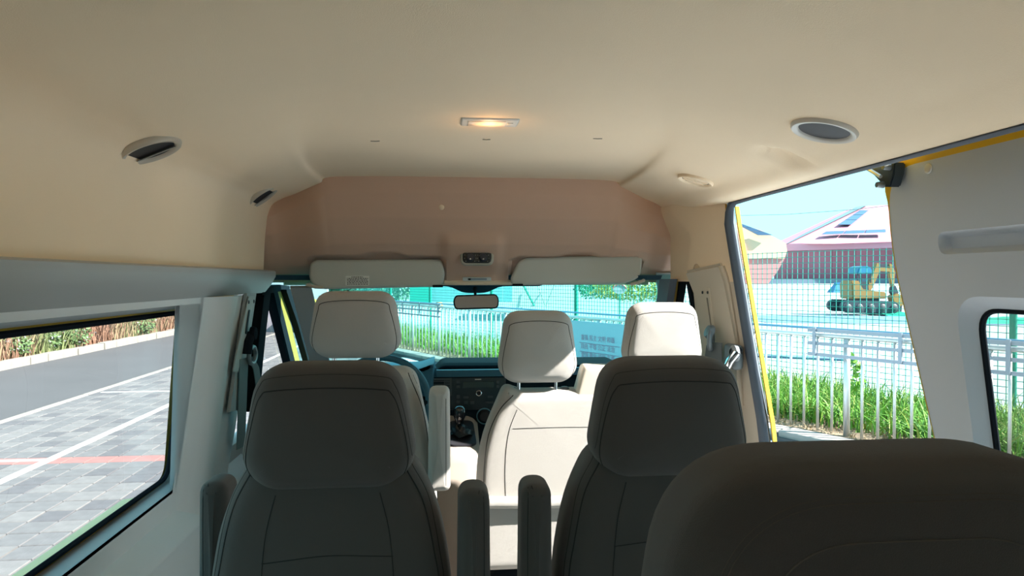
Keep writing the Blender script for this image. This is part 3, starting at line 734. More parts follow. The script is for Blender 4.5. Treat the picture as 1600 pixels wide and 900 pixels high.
# ================================================================== seats
def seat_mats(m): return m
def bvh_of(bm): return BVHTree.FromBMesh(bm)
def cushion_obj(name, ol, t, r, crown, M, m, parent, seams=(), crown2=None, f3=None):
    """part with its seams as a sub-part; seams: list of (pts, closed, radius, double)"""
    bm = BM(); pillow(bm, ol, t, r, crown, M, crown2, f3)
    bv = bvh_of(bm); bs = BM(); n = 0
    for pts, closed, rad, dbl in seams:
        seamline(bs, bv, pts, rad, 0.0, 8, closed); n += 1
    o = obj(name, bm, m, parent)
    if n: obj('stitching', bs, SEAM, o)
    else: bs.free()
    return o
def offs(ol, d, n=1): return [tuple(p) for p in inset(ol, d)][::n]
FZ = 0.66
def place_parts(root, fn, x, y):   # parts are made around the origin, the root carries the place
    pass
SEAMF = 0.55
def mid_seat():
    t = thing('captain_chair', 'x', 'seat', (0, 0, 0), 'single seats of the middle row')
    def zz(v): return v - FZ
    L = Matrix.Identity(4)
    rake = Matrix.Translation((0, 0, zz(1.2))) @ Matrix.Rotation(math.radians(9), 4, 'X') @ Matrix.Translation((0, 0, -zz(1.2)))
    # head part (upright in relation to the back)
    hol = cleanloop(fillet([(-.165, 1.655), (-.118, 1.600), (.118, 1.600), (.165, 1.655), (.132, 1.842), (-.132, 1.842)], [.06, .06, .06, .06, .065, .065], 8))
    hol = [Vector((p.x, p.y - FZ)) for p in hol]
    bm = BM(); Mh = Matrix.Translation((0, 0.055, 0))
    def hf(v): return v
    bm0 = BM(); pillow(bm0, hol, 0.13, 0.05, 0.006, Mh); bv = bvh_of(bm0)
    head = obj('headrest', bm0, FABM, t)
    bs = BM(); z0 = zz(1.842)
    seamline(bs, bv, [(-.128, zz(1.61)), (-.148, zz(1.66)), (-.135, zz(1.74)), (-.119, zz(1.785)), (-.095, zz(1.796)), (0, zz(1.800)), (.095, zz(1.796)), (.119, zz(1.785)), (.135, zz(1.74)), (.148, zz(1.66)), (.128, zz(1.61))], 0.0016)
    seamline(bs, bv, [(-.155, zz(1.665)), (-.140, zz(1.75)), (-.124, zz(1.80)), (-.10, zz(1.818)), (0, zz(1.824)), (.10, zz(1.818)), (.124, zz(1.80)), (.140, zz(1.75)), (.155, zz(1.665))], 0.0009)
    obj('stitching', bs, SEAM, head)
    bol = cleanloop(fillet([(-.235, 1.02), (.235, 1.02), (.232, 1.40), (.205, 1.555), (.150, 1.668), (-.150, 1.668), (-.205, 1.555), (-.232, 1.40)], [.05, .05, .1, .1, .05, .05, .1, .1], 6))
    bol = [Vector((p.x, p.y - FZ)) for p in bol]
    bm1 = BM(); Mb = Matrix.Translation((0, 0.085, 0)); pillow(bm1, bol, 0.15, 0.055, 0.012, Mb); bv = bvh_of(bm1)
    bk = obj('backrest', bm1, FABM, t)
    bs = BM()
    for s in (-1, 1):
        seamline(bs, bv, [(s * .095, zz(1.60)), (s * .112, zz(1.53)), (s * .120, zz(1.45)), (s * .128, zz(1.30)), (s * .13, zz(1.08))], 0.0014)
        seamline(bs, bv, [(s * .142, zz(1.64)), (s * .175, zz(1.575)), (s * .196, zz(1.48)), (s * .208, zz(1.38)), (s * .212, zz(1.10))], 0.0022)
        seamline(bs, bv, [(s * .152, zz(1.645)), (s * .185, zz(1.58)), (s * .206, zz(1.48)), (s * .217, zz(1.38)), (s * .221, zz(1.10))], 0.0010)
    seamline(bs, bv, [(-.12, zz(1.475)), (0, zz(1.487)), (.12, zz(1.480))], 0.0014)
    obj('stitching', bs, SEAM, bk)
    bm = BM(); box(bm, (-.235, 0.10, zz(1.00)), (.235, 0.60, zz(1.13)), 0.045, 4); obj('seat_cushion', bm, FABM, t)
    bm = BM(); box(bm, (-.19, 0.13, 0.0), (.19, 0.55, zz(1.01)), 0.02, 2); obj('pedestal', bm, BLK, t)
    for s in (-1, 1):
        arm = cleanloop(fillet([(-.034, 1.18), (.034, 1.18), (.030, 1.60), (-.030, 1.60)], [.02, .02, .028, .028], 6))
        arm = [Vector((p.x, p.y - FZ)) for p in arm]
        bma = BM(); Ma = Matrix.Translation((s * 0.272, 0.05, 0)); pillow(bma, arm, 0.10, 0.026, 0.003, Ma); bv = bvh_of(bma)
        a_ = obj('armrest', bma, FABM, t)
        bs = BM(); seamline(bs, bv, [(s * .272 + s * 0.018, zz(1.20)), (s * .272 + s * 0.018, zz(1.57)), (s * .272 + s * 0.008, zz(1.592))], 0.0012); obj('stitching', bs, SEAM, a_)
        bm = BM(); tube(bm, [Vector((s * .225, 0.07, zz(1.22))), Vector((s * .25, 0.07, zz(1.22)))], 0.02, 10); obj('armrest_hinge', bm, BLK, t)
    return t
YM = 1.30
ms = mid_seat(); ms.location = (-0.332, YM, FZ); ms['label'] = 'left middle-row seat directly behind the driver seat, shade painted into its taupe fabric, raised armrests'
for k_ in kids(ms): k_.name = k_.name
ms2 = dup(ms, (0.335, YM + 0.02, FZ), 'right middle-row seat, shade painted into its taupe fabric, partly hidden behind the blurred rear seat', ms['group'])
for k_ in kids(ms):
    if k_.name.startswith('armrest') and sum(c[0] for c in k_.bound_box) < 0: k_.location.y += .2; k_.location.z -= .03
# rear seat (nearest the camera)
rs = thing('rear_chair', 'large backrest of the nearest seat at lower right, shade painted into its brown fabric', 'seat', (0.312, 0.60, FZ))
rol = cleanloop(fillet([(-.245, 1.05), (.245, 1.05), (.240, 1.60), (.205, 1.83), (-.205, 1.83), (-.240, 1.60)], [.05, .05, .05, .15, .15, .05], 10))
rol = [Vector((p.x + 0.312, p.y)) for p in rol]
bm = BM(); pillow(bm, rol, 0.15, 0.05, 0.012, Matrix.Translation((0, 0.66, 0))); bv = bvh_of(bm)
bk = obj('backrest', bm, FABN, rs); bs = BM()
def rscale(d): return [tuple(p) for p in inset(rol, d) if p.y > 1.1]
def arch(w_, top, r_, zb=1.12): 
    l = fillet([(-w_ * 1.12, zb), (-w_, top), (w_, top), (w_ * 1.12, zb)], [0.001, r_, r_, 0.001], 10)
    return [(p.x + 0.312, p.y) for p in l]
def openarch(w_, top, r_):
    l = arch(w_, top, r_); 
    i0 = min(range(len(l)), key=lambda i: (l[i][1], l[i][0])); return l
for w_, top, r_, rad in ((.190, 1.802, .12, .0006), (.186, 1.797, .118, .0008), (.145, 1.763, .09, .0015)):
    l = arch(w_, top, r_); l = [q for q in l if q[1] > 1.125]; l.sort(key=lambda q: math.atan2(q[1] - 1.3, q[0] - 0.312 + 1e-9), reverse=True)
    seamline(bs, bv, l, rad, 0, 2)
obj('stitching', bs, mat('dark seam', (0.07, 0.055, 0.045), 0.8), bk)
bm = BM(); box(bm, (.07, 0.70, 1.00), (.555, 1.06, 1.13), 0.04, 3); obj('seat_cushion', bm, FABN, rs)
bm = BM(); box(bm, (.12, 0.72, FZ), (.50, 1.02, 1.01), 0.02, 2); obj('pedestal', bm, BLK, rs)
# driver seat
def headrest_geo(root, cx, yb, z0, z1, wt, wb, m, t_=0.10, skew=0.0, posts=True, body_z=None):
    hol = cleanloop(fillet([(-wb * .97, z0 + .045), (-wb * .66, z0), (wb * .66, z0), (wb * .97, z0 + .045), (wt, z1), (-wt, z1)], [.035, .045, .045, .035, .055, .055], 8))
    hol = [Vector((p.x + cx, p.y)) for p in hol]
    bm = BM(); pillow(bm, hol, t_, 0.042, 0.006, Matrix.Translation((0, yb + t_ / 2, 0))); bv = bvh_of(bm)
    h = obj('headrest', bm, m, root); bs = BM(); H = z1 - z0
    seamline(bs, bv, [(cx - wb * .80, z0 + H * .08), (cx - wb * .86, z0 + H * .3), (cx - wt * .92, z0 + H * .70), (cx - wt * .78, z1 - H * .17), (cx, z1 - H * .135), (cx + wt * .78, z1 - H * .17), (cx + wt * .92, z0 + H * .70), (cx + wb * .86, z0 + H * .3), (cx + wb * .80, z0 + H * .08)], 0.0015)
    obj('stitching', bs, SEAM, h)
    if posts:
        for s in (-1, 1):
            bm = BM(); tube(bm, [(cx + s * wb * .45, yb + 0.05, body_z - 0.05), (cx + s * wb * .45, yb + 0.05, z0 + 0.02)], 0.006, 10); obj('headrest_post', bm, CHR, root)
ds = thing('driver_seat', 'driver seat with beige backrest and shaded trapezoid headrest behind the steering wheel', 'seat', (-0.362, 2.2, FZ))
DX = -0.362
headrest_geo(ds, P(553, 500, y=2.2).x, 2.2, P(553, 562, y=2.2).z, P(553, 455, y=2.2).z, .122, .152, FAB, body_z=1.72)
dol = cleanloop(fillet([(DX - .225, 1.02), (DX + .225, 1.02), (DX + .218, 1.40), (DX + .15, 1.715), (DX - .15, 1.715), (DX - .218, 1.40)], [.05, .05, .12, .05, .05, .12], 8))
cushion_obj('backrest', dol, 0.14, 0.045, 0.01, Matrix.Translation((0, 2.28, 0)), FAB, ds,
    [([(DX + .13, 1.70), (DX + .175, 1.58), (DX + .198, 1.42), (DX + .203, 1.2)], False, .0022, 0), ([(DX + .142, 1.70), (DX + .187, 1.58), (DX + .208, 1.42), (DX + .212, 1.2)], False, .001, 0), ([(DX - .13, 1.70), (DX - .175, 1.58), (DX - .198, 1.42), (DX - .203, 1.2)], False, .002, 0)])
bm = BM(); box(bm, (DX - .23, 2.28, 1.0), (DX + .17, 2.66, 1.14), 0.045, 4); obj('seat_cushion', bm, FAB, ds)
bm = BM(); box(bm, (DX - .2, 2.3, FZ), (DX + .16, 2.60, 1.01), 0.02, 2); obj('pedestal', bm, BLK, ds)
aL = P(668, 650, y=2.13); aR = P(704, 650, y=2.13); aT = P(686, 608, y=2.13); aB = P(686, 770, y=2.13)
arm = cleanloop(fillet([(aL.x, aB.z), (aR.x, aB.z), (aR.x - .002, aT.z), (aL.x + .004, aT.z)], [.015, .02, .024, .024], 6))
cushion_obj('armrest', arm, 0.10, 0.024, 0.002, Matrix.Translation((0, 2.18, 0)), FAB, ds, [([(aR.x - .014, aB.z + .02), (aR.x - .014, aT.z - .03)], False, .0012, 0)])
# passenger bench
BY = 2.28
bn = thing('passenger_bench', 'cream two-seat front bench with two headrests, sunlit from the open door', 'seat', (0.45, BY, FZ))
LB = lambda px, py: (P(px, py, y=BY).x, P(px, py, y=BY).z)
x0, _ = LB(741, 780); x1 = 0.86; tz = LB(840, 612)[1]; bz = LB(800, 792)[1]
q1 = LB(790, 603); q2 = LB(748, 700)
bol = cleanloop(fillet([(x0, 1.02), (x1, 1.02), (x1 - .01, 1.40), (x1 - .06, tz), (LB(815, 612)[0], tz), (q1[0], q1[1]), (q2[0], q2[1])], [.03, .03, .08, .06, .02, .03, .12], 6))
cushion_obj('backrest', bol, 0.13, 0.04, 0.008, Matrix.Translation((0, BY + .065, 0)), FAB, bn, [
    ([LB(808, 640), LB(797, 668), LB(791, 700), LB(789, 740), LB(790, 776)], False, .0014, 0),
    ([LB(801, 670), LB(850, 668), LB(920, 667), LB(1100, 668)], False, .0014, 0),
    ([LB(802, 618), LB(782, 640), LB(764, 680), LB(757, 730), LB(756, 780)], False, .0022, 0)])
bm = BM(); tube(bm, [Vector((LB(757, 783)[0] , BY - .012, LB(757, 783)[1])), Vector((LB(850, 783)[0], BY - .014, LB(850, 783)[1])), Vector((x1 - .03, BY - .012, LB(757, 783)[1]))], 0.020, 12); obj('lower_roll', bm, FAB, bn)
rr = LB(757, 866)
bm = BM(); pillow(bm, cleanloop(fillet([(LB(765, 870)[0], rr[1]), (x1 - .02, rr[1]), (x1 - .02, LB(760, 792)[1]), (LB(757, 792)[0], LB(757, 792)[1])], .015, 4)), 0.05, 0.02, 0.006, Matrix.Translation((0, BY + .035, 0))); obj('lower_cover', bm, FAB, bn)
bm = BM(); box(bm, (x0 + .06, BY + .08, 1.0), (x1 - .02, BY + .42, 1.14), 0.04, 4); obj('seat_cushion', bm, FAB, bn)
bm = BM(); box(bm, (x0 + .06, BY + .06, FZ), (x1 - .06, BY + .40, 1.01), 0.02, 2); obj('pedestal', bm, BLK, bn)
h1 = LB(842, 600); 
headrest_geo(bn, LB(842, 540)[0], BY - .01, LB(842, 600)[1], LB(842, 486)[1], .112, .141, FAB, body_z=tz)
headrest_geo(bn, LB(1039, 540)[0], BY - .01, LB(1039, 580)[1], LB(1039, 473)[1], .115, .146, FAB, body_z=tz)
for px_ in (803, 886):
    bm = BM(); c = LB(px_, 612); lathe(bm, [(0.018, 0), (0.016, 0.012), (0.010, 0.016)], Matrix.Translation((c[0], BY + .05, tz - .008)), 16, close=True); obj('post_guide', bm, mat('guide grey', (0.08, 0.08, 0.085), 0.5), bn)
# cream belt tower between the headrests
tw = [LB(900, 629), LB(962, 629), LB(970, 572), LB(915, 570)]
bm = BM(); pillow(bm, cleanloop(fillet([LB(897, 630), LB(975, 630), LB(970, 573), LB(913, 571)], [.008, .008, .015, .015], 5)), 0.07, 0.014, 0.001, Matrix.Translation((0, BY + .045, 0))); obj('belt_tower', bm, CREAM, bn)
# ================================================================== dashboard
da = thing('dashboard', 'dark blue-grey dashboard with stereo and air vent between the front seats', 'dashboard', (0, 3.1, 1.2))
DY = 3.0
D = lambda px, py, y=DY: P(px, py, y=y)
topz = D(720, 588).z
bm = BM()
prof = [(DY, 1.12), (DY - 0.02, 1.35), (DY - 0.01, topz - 0.02), (DY + 0.01, topz), (DY + 0.03, topz + 0.005), (DY + 0.10, topz + 0.012), (3.70, topz - 0.02), (3.72, 1.1)]
secs = [[bm.verts.new((x_, y_ + 0.10 * (abs(x_) / .86) ** 3 * (y_ < 3.6), z_)) for y_, z_ in prof] for x_ in lin(-.86, .86, 20)]
for a, b in zip(secs, secs[1:]): ring_faces(bm, a, b)
bm.faces.new(secs[0]); bm.faces.new(secs[-1][::-1])
obj('body', bm, DKBL, da)
# cowl tray on the top and the front lip with its painted sheen
bm = BM(); a = D(682, 583); c = D(1000, 583)
ribbon(bm, [Vector((a.x, DY - 0.012, a.z)), Vector((0.3, DY - 0.012, a.z)), Vector((0.8, DY + 0.07, a.z))], (0, 0, 1), 0.030, (0, 1, 0), 0.03)
obj('top_lip', bm, DTOP, da)
bm = BM(); tz1 = D(720, 568, 3.2).z
pillow(bm, cleanloop(fillet([(D(676, 580, 3.2).x, topz - .02), (0.75, topz - .02), (0.72, tz1 - .01), (D(690, 569, 3.2).x, tz1 - .004)], .02, 5)), 0.35, 0.02, 0.004, Matrix.Translation((0, 3.33, 0))); obj('top_tray', bm, mat('tray black', (0.004, 0.008, 0.011), 0.8, spec=0.05), da)
# instrument hood
bm = BM(); zz1 = D(620, 583, 2.95).z
hood = [D(560, 584, 2.95), D(600, 574, 2.95), D(650, 578, 2.95), D(668, 574, 2.95), D(677, 568, 2.95), D(678, 590, 2.95)]
hd = cleanloop(fillet([(-.62, 1.50), (D(677, 590, 2.95).x, 1.50), (D(678, 568, 2.95).x, D(678, 568, 2.95).z), (D(655, 577, 2.95).x, D(655, 577, 2.95).z), (-.40, zz1 + .012), (-.60, zz1)], [.01, .01, .006, .02, .08, .03], 6))
pillow(bm, hd, 0.30, 0.015, 0.0, Matrix.Translation((0, 3.10, 0))); obj('instrument_hood', bm, DTOP, da)
# stereo
sq = [D(692, 641), D(784, 590)]
YS = DY - 0.035
st_ = thing('car_stereo', 'black car stereo with grey display and a round volume knob', 'stereo', (D(735, 615).x, YS, D(735, 615).z))
bm = BM(); box(bm, (D(694, 641, YS).x, YS, D(694, 641, YS).z), (D(790, 590, YS).x, DY + 0.02, D(790, 590, YS).z), 0.004, 2); obj('face_plate', bm, mat('stereo black', (0.025, 0.04, 0.05), 0.3), st_)
bm = BM(); box(bm, (D(723, 606, YS).x, YS - 0.003, D(723, 606, YS).z), (D(772, 596, YS).x, YS + 0.002, D(772, 596, YS).z), 0.001, 1); obj('display', bm, mat('display grey', (0.05, 0.075, 0.075), 0.2), st_)
kc = D(748, 614, YS)
bm = BM(); lathe(bm, [(0.013, 0.0), (0.013, 0.008), (0.011, 0.010), (0.009, 0.009), (0.009, 0.004)], Matrix.Translation(kc) @ Matrix.Rotation(PI / 2, 4, 'X'), 24); obj('knob_ring', bm, CHR, st_)
bm = BM(); lathe(bm, [(0, 0.010), (0.0085, 0.010), (0.009, 0.0)], Matrix.Translation(kc) @ Matrix.Rotation(PI / 2, 4, 'X'), 24); obj('volume_knob', bm, DARK, st_)
BTN = mat('button grey', (0.07, 0.09, 0.10), 0.4)
for i, (bx, by, bw, bh) in enumerate([(716, 597, 5, 4), (716, 604, 5, 4), (716, 620, 5, 5), (716, 628, 5, 4), (728, 621, 8, 3), (728, 629, 6, 4), (738, 629, 6, 4), (766, 620, 8, 3), (766, 629, 10, 3), (778, 597, 4, 4), (778, 604, 4, 4), (760, 629, 4, 3)]):
    a = D(bx - bw / 2, by + bh / 2, YS); c = D(bx + bw / 2, by - bh / 2, YS)
    bm = BM(); box(bm, (a.x, YS - 0.004, a.z), (c.x, YS + 0.001, c.z), 0.001, 1); obj('button', bm, BTN, st_)
bm = BM(); a = D(742, 593.5, YS); c = D(752, 592, YS); box(bm, (a.x, YS - 0.002, a.z), (c.x, YS, c.z), 0); obj('badge', bm, WHT, st_)
# dash vent
va = D(669, 616, YS); vb = D(703, 594, YS)
dv = thing('dashboard_vent', 'black slatted dashboard air vent left of the stereo', 'vent', ((va.x + vb.x) / 2, YS, (va.z + vb.z) / 2))
bm = holed([(va.x - .008, va.z - .008), (vb.x + .008, va.z - .008), (vb.x + .008, vb.z + .008), (va.x - .008, vb.z + .008)], [[(va.x, va.z), (vb.x, va.z), (vb.x, vb.z), (va.x, vb.z)]], lambda x, z: Vector((x, YS - .002, z)), (0, 0.03, 0))
obj('frame', bm, BTN, dv, smooth=False)
bm = BM(); box(bm, (va.x, YS + .012, va.z), (vb.x, YS + .03, vb.z)); obj('duct', bm, DARK, dv)
for k_ in range(5):
    z_ = va.z + (vb.z - va.z) * (k_ + .5) / 5; bm = BM(); box(bm, (va.x, YS - .001, z_ - .0015), (vb.x, YS + .014, z_ + .0015), 0.0005, 1); obj('slat', bm, BTN, dv)
# heater dial at the right, lower slot
hc = D(757, 650, YS)
hp = thing('heater_dial', 'dark round heater dial with a pale ring below the stereo', 'dial', hc)
bm = BM(); lathe(bm, [(0.035, 0), (0.035, 0.006), (0.031, 0.007), (0.030, 0.003)], Matrix.Translation(hc) @ Matrix.Rotation(PI / 2, 4, 'X'), 28); obj('ring', bm, mat('pale blue ring', (0.12, 0.3, 0.38), 0.4), hp)
bm = BM(); lathe(bm, [(0, 0.018), (0.020, 0.018), (0.024, 0.013), (0.027, 0)], Matrix.Translation(hc) @ Matrix.Rotation(PI / 2, 4, 'X'), 28); obj('knob', bm, DARK, hp)
bm = BM(); a = D(706, 640.5, YS); c = D(736, 639, YS); box(bm, (a.x, YS - .001, D(706, 655, YS).z), (D(790, 655, YS).x, DY + .03, D(706, 642.5, YS).z), .003, 1); obj('lower_fascia', bm, DKBL, da)
bm = BM(); box(bm, (D(664, 660, YS).x, YS + .004, D(664, 700, YS).z), (D(800, 660, YS).x, DY + .03, D(664, 590, YS).z), .004, 1); obj('centre_stack', bm, DKBL, da)
# console with gear lever
GY = 2.80
G = lambda px, py, y=GY: P(px, py, y=y)
cs = thing('centre_console', 'beige centre console sloping down from the dashboard around the gear lever', 'console', (G(720, 700).x, GY, FZ))
cw0 = G(696, 655).x - .03; cw1 = G(749, 670).x
bm = BM(); zt_ = G(720, 655, 2.93).z; zf = G(720, 701, 2.70).z
prof = [(2.97, FZ), (2.97, zt_ + .01), (2.93, zt_), (2.70, zf), (2.66, zf - .05), (2.56, FZ)]
sec = []
for x_ in lin(cw0, cw1, 8):
    e_ = .035 * (abs(x_ - (cw0 + cw1) / 2) / ((cw1 - cw0) / 2)) ** 4
    sec.append([bm.verts.new((x_, y_, z_ - e_ * (0 < i < 5))) for i, (y_, z_) in enumerate(prof)])
for a, b in zip(sec, sec[1:]): ring_faces(bm, a, b)
bm.faces.new(sec[0]); bm.faces.new(sec[-1][::-1]); obj('surround', bm, mat('console beige', (0.40, 0.34, 0.29), 0.5), cs)
slope = math.atan2(zt_ - zf, 0.23)
gl_ = thing('gear_lever', 'black gear lever with shiny ball knob and leather boot in the centre console', 'gear lever', G(720, 690, 2.78))
gb_ = Vector((G(721, 680, 2.81).x, 2.81, zf + (2.81 - 2.70) * math.tan(slope) + .004))
Mg = Matrix.Translation(gb_) @ Matrix.Rotation(slope, 4, 'X')
ol = fillet([(-.058, -.10), (.058, -.10), (.05, .10), (-.05, .10)], .035, 6)
bm = BM(); lo = [bm.verts.new(Mg @ Vector((p.x, p.y, .004))) for p in ol]; hi = [bm.verts.new(Mg @ Vector((p.x * 1.03, p.y * 1.03, -.004))) for p in ol]; bm.faces.new(lo); ring_faces(bm, lo, hi); obj('gate_plate', bm, DARK, gl_)
top = G(718, 665, 2.78)
bm = BM(); n_ = 14; R = []
for i in range(9):
    t_ = i / 8; r_ = .042 * (1 - t_) ** .8 + .011; c_ = gb_.lerp(top, t_)
    R.append([bm.verts.new(c_ + Vector((math.cos(2 * PI * k_ / n_) * r_ * (1 + .12 * math.sin(5 * t_ * 3 + k_ * 1.7)), math.sin(2 * PI * k_ / n_) * r_ * 1.2, 0.008 * math.sin(k_ * 2.3 + i)))) for k_ in range(n_)])
for a, b in zip(R, R[1:]): ring_faces(bm, a, b)
obj('boot', bm, mat('black leather', (0.015, 0.015, 0.018), 0.3), gl_)
kb = G(718, 647, 2.78)
bm = BM(); lathe(bm, [(0, .034), (.012, .033), (.022, .025), (.0265, .010), (.025, -.006), (.018, -.024), (.014, -.04), (.015, -.055), (.014, -.06)], Matrix.Translation(kb) @ Matrix.Rotation(.15, 4, 'X'), 24)
obj('knob', bm, mat('glossy black', (0.012, 0.012, 0.016), 0.15, coat=1.0), gl_)
# floor tunnel in front of the bench, belt buckle on the armrest
# steering wheel
swc = Vector((-0.375, 2.80, 1.50)); 
sw = thing('steering_wheel', 'dark steering wheel with blue light painted into its rim, mostly hidden by the driver seat', 'steering wheel', swc)
Msw = Matrix.Translation(swc) @ Matrix.Rotation(math.radians(65), 4, 'X')
bm = BM(); pts = [Msw @ Vector((.195 * math.cos(a), .195 * math.sin(a), 0)) for a in lin(0, 2 * PI, 48)]; tube(bm, pts, .014, 10, cap=False); obj('rim', bm, DTOP, sw)
bm = BM(); lathe(bm, [(0, .02), (.05, .015), (.07, 0), (.05, -.03)], Msw, 20); obj('hub', bm, DKBL, sw)
for a in (0, PI, 1.5 * PI):
    bm = BM(); tube(bm, [Msw @ Vector((.05 * math.cos(a), .05 * math.sin(a), 0)), Msw @ Vector((.19 * math.cos(a), .19 * math.sin(a), 0))], .014, 8); obj('spoke', bm, DKBL, sw)
bm = BM(); tube(bm, [Msw @ Vector((0, 0, -.02)), Msw @ Vector((0, 0, -.30))], .03, 10); obj('column_shroud', bm, DKBL, sw)
# ================================================================== belts
def belt(anchor, down, mats_, label, plate, xdir, swivel_r=0.02):
    t = thing('seat_belt', label, 'seat belt', anchor, None)
    return t
bl = thing('seat_belt', 'grey driver seat belt hanging from a black swivel on the left pillar', 'seat belt', PL(388, 530, .80))
PB = lambda px, py: PL(px, py, .80)
bm = BM(); ribbon(bm, [PB(381, 560), PB(379, 620), PB(376, 700)], (0.2, 1, 0), 0.060, (1, 0, 0), 0.003); obj('webbing', bm, mat('belt teal grey', (0.16, 0.22, 0.23), 0.6), bl)
bm = BM(); ribbon(bm, [PB(391, 558), PB(400, 575), PB(404, 600), PB(402, 660)], (0.2, 1, 0), 0.045, (1, 0, 0), 0.003); obj('webbing', bm, mat('belt teal grey', (0.16, 0.22, 0.23), 0.6), bl)
bm = BM(); tube(bm, [PB(384, 552), PB(386, 535), PB(391, 523)], [.022, .020, .018], 10); obj('anchor_arm', bm, BLK, bl)
bm = BM(); c = PB(392, 521); lathe(bm, [(0, .02), (.022, .018), (.026, .005), (.024, 0)], Matrix.Translation(c) @ Matrix.Rotation(PI / 2, 4, 'Y'), 20); obj('swivel_cap', bm, BLK, bl)
bm = BM(); c = PB(389, 555); pts = [c + Vector((0.012, .045 * math.cos(a), .030 * math.sin(a))) for a in lin(0, 2 * PI, 20)]; tube(bm, pts, .008, 8, cap=False); obj('belt_loop', bm, mat('belt loop grey', (0.2, 0.24, 0.26), 0.35), bl)
# height adjuster plate
hx = thing('belt_height_adjuster', 'pale slotted belt adjuster strip on the left pillar above the belt swivel', 'adjuster', PL(393, 500, .81))
PA = lambda px, py, o=0.812: PL(px, py, o)
def plate3(pts, th, x_off):
    bm = BM(); lo = [bm.verts.new(p) for p in pts]; hi = [bm.verts.new(p - Vector((th, 0, 0))) for p in pts]
    bm.faces.new(lo); bm.faces.new(hi[::-1]); ring_faces(bm, lo, hi); bmesh.ops.bevel(bm, geom=bm.edges[:], offset=0.002, segments=2, affect='EDGES'); return bm
bm = plate3([PA(359, 645), PA(374, 640), PA(401, 458), PA(386, 458)], 0.012, 0); obj('cover', bm, PLAST, hx)
bm = plate3([PA(364, 580, .806), PA(372, 583, .806), PA(399, 463, .806), PA(389, 463, .806)], 0.004, 0); obj('rail_cover', bm, mat('pale strip', (0.52, 0.53, 0.5), 0.5), hx)
bm = plate3([PA(389.3, 484, .802), PA(391.5, 484, .802), PA(386.5, 522, .802), PA(384, 522, .802)], 0.003, 0); obj('slot', bm, DARK, hx)
for q_ in ((388.5, 472), (396.5, 471)):
    bm = BM(); c = PA(*q_, .801); lathe(bm, [(0, .003), (.006, .002), (.007, 0)], Matrix.Translation(c) @ Matrix.Rotation(PI / 2, 4, 'Y'), 10); obj('screw', bm, DARK, hx)
# right belt
PC = lambda px, py, o=0.0: PP(px, py, .065 + o)
br_ = thing('seat_belt', 'grey passenger seat belt on a swivel beside the sunlit right headrest', 'seat belt', PC(1114, 530))
bm = BM(); ribbon(bm, [PC(1118, 535), PC(1119, 580), PC(1120, 650)], (-0.6, 1, 0), 0.055, (1, 0.6, 0), 0.003); obj('webbing', bm, BELT, br_)
bm = BM(); ribbon(bm, [PC(1111, 540), PC(1106, 575), PC(1104, 640)], (-0.6, 1, 0), 0.04, (1, 0.6, 0), 0.003); obj('webbing', bm, BELT, br_)
bm = BM(); c = PC(1112, 520); lathe(bm, [(0, .022), (.022, .02), (.028, .006), (.026, 0)], Matrix.Translation(c) @ Matrix.Rotation(-PI / 2 + .4, 4, 'Y'), 20); obj('swivel_cap', bm, mat('belt guide grey', (0.13, 0.15, 0.17), 0.4), br_)
bm = BM(); c = PC(1115, 532); pts = [c + Vector((-.01 + .02 * math.cos(a), .035 * math.cos(a), .032 * math.sin(a))) for a in lin(0, 2 * PI, 20)]; tube(bm, pts, .009, 8, cap=False); obj('belt_loop', bm, mat('belt guide grey', (0.13, 0.15, 0.17), 0.4), br_)
hx2 = thing('belt_height_adjuster', 'cream slotted belt adjuster with two screws on the right door pillar', 'adjuster', PC(1106, 480))
PQ = lambda px, py, o=.0: PP(px, py, .024 + o)
def plate4(pts, th):
    bm = BM(); lo = [bm.verts.new(p) for p in pts]; hi = [bm.verts.new(p + Vector((th, 0, 0))) for p in pts]
    bm.faces.new(lo); bm.faces.new(hi[::-1]); ring_faces(bm, lo, hi); bmesh.ops.bevel(bm, geom=bm.edges[:], offset=0.0015, segments=2, affect='EDGES'); return bm
bm = plate4([PQ(1094, 449), PQ(1107, 449), PQ(1116, 520), PQ(1108, 520)], .01); obj('cover', bm, CREAM, hx2)
bm = plate4([PQ(1103, 465, .002), PQ(1105, 465, .002), PQ(1112, 515, .002), PQ(1110.5, 515, .002)], .004); obj('slot', bm, mat('slot shade', (0.2, 0.18, 0.15), 0.6), hx2)
for q_ in ((1098, 457), (1106, 457)):
    bm = BM(); c = PQ(*q_, .002); lathe(bm, [(0, .004), (.005, .003), (.006, 0)], Matrix.Translation(c) @ Matrix.Rotation(-PI / 2, 4, 'Y'), 10); obj('screw', bm, DARK, hx2)
# rounded bolster above the belt cover
bm = BM(); c = PQ(1097, 415, -.02); bmesh.ops.create_uvsphere(bm, u_segments=20, v_segments=14, radius=1, matrix=Matrix.Translation(c + Vector((.02, .05, -.02))) @ Matrix.Diagonal((.035, .04, .062, 1))); struct('trim_right_bolster', bm, mat('tan bolster', (0.62, 0.48, 0.33), 0.6))
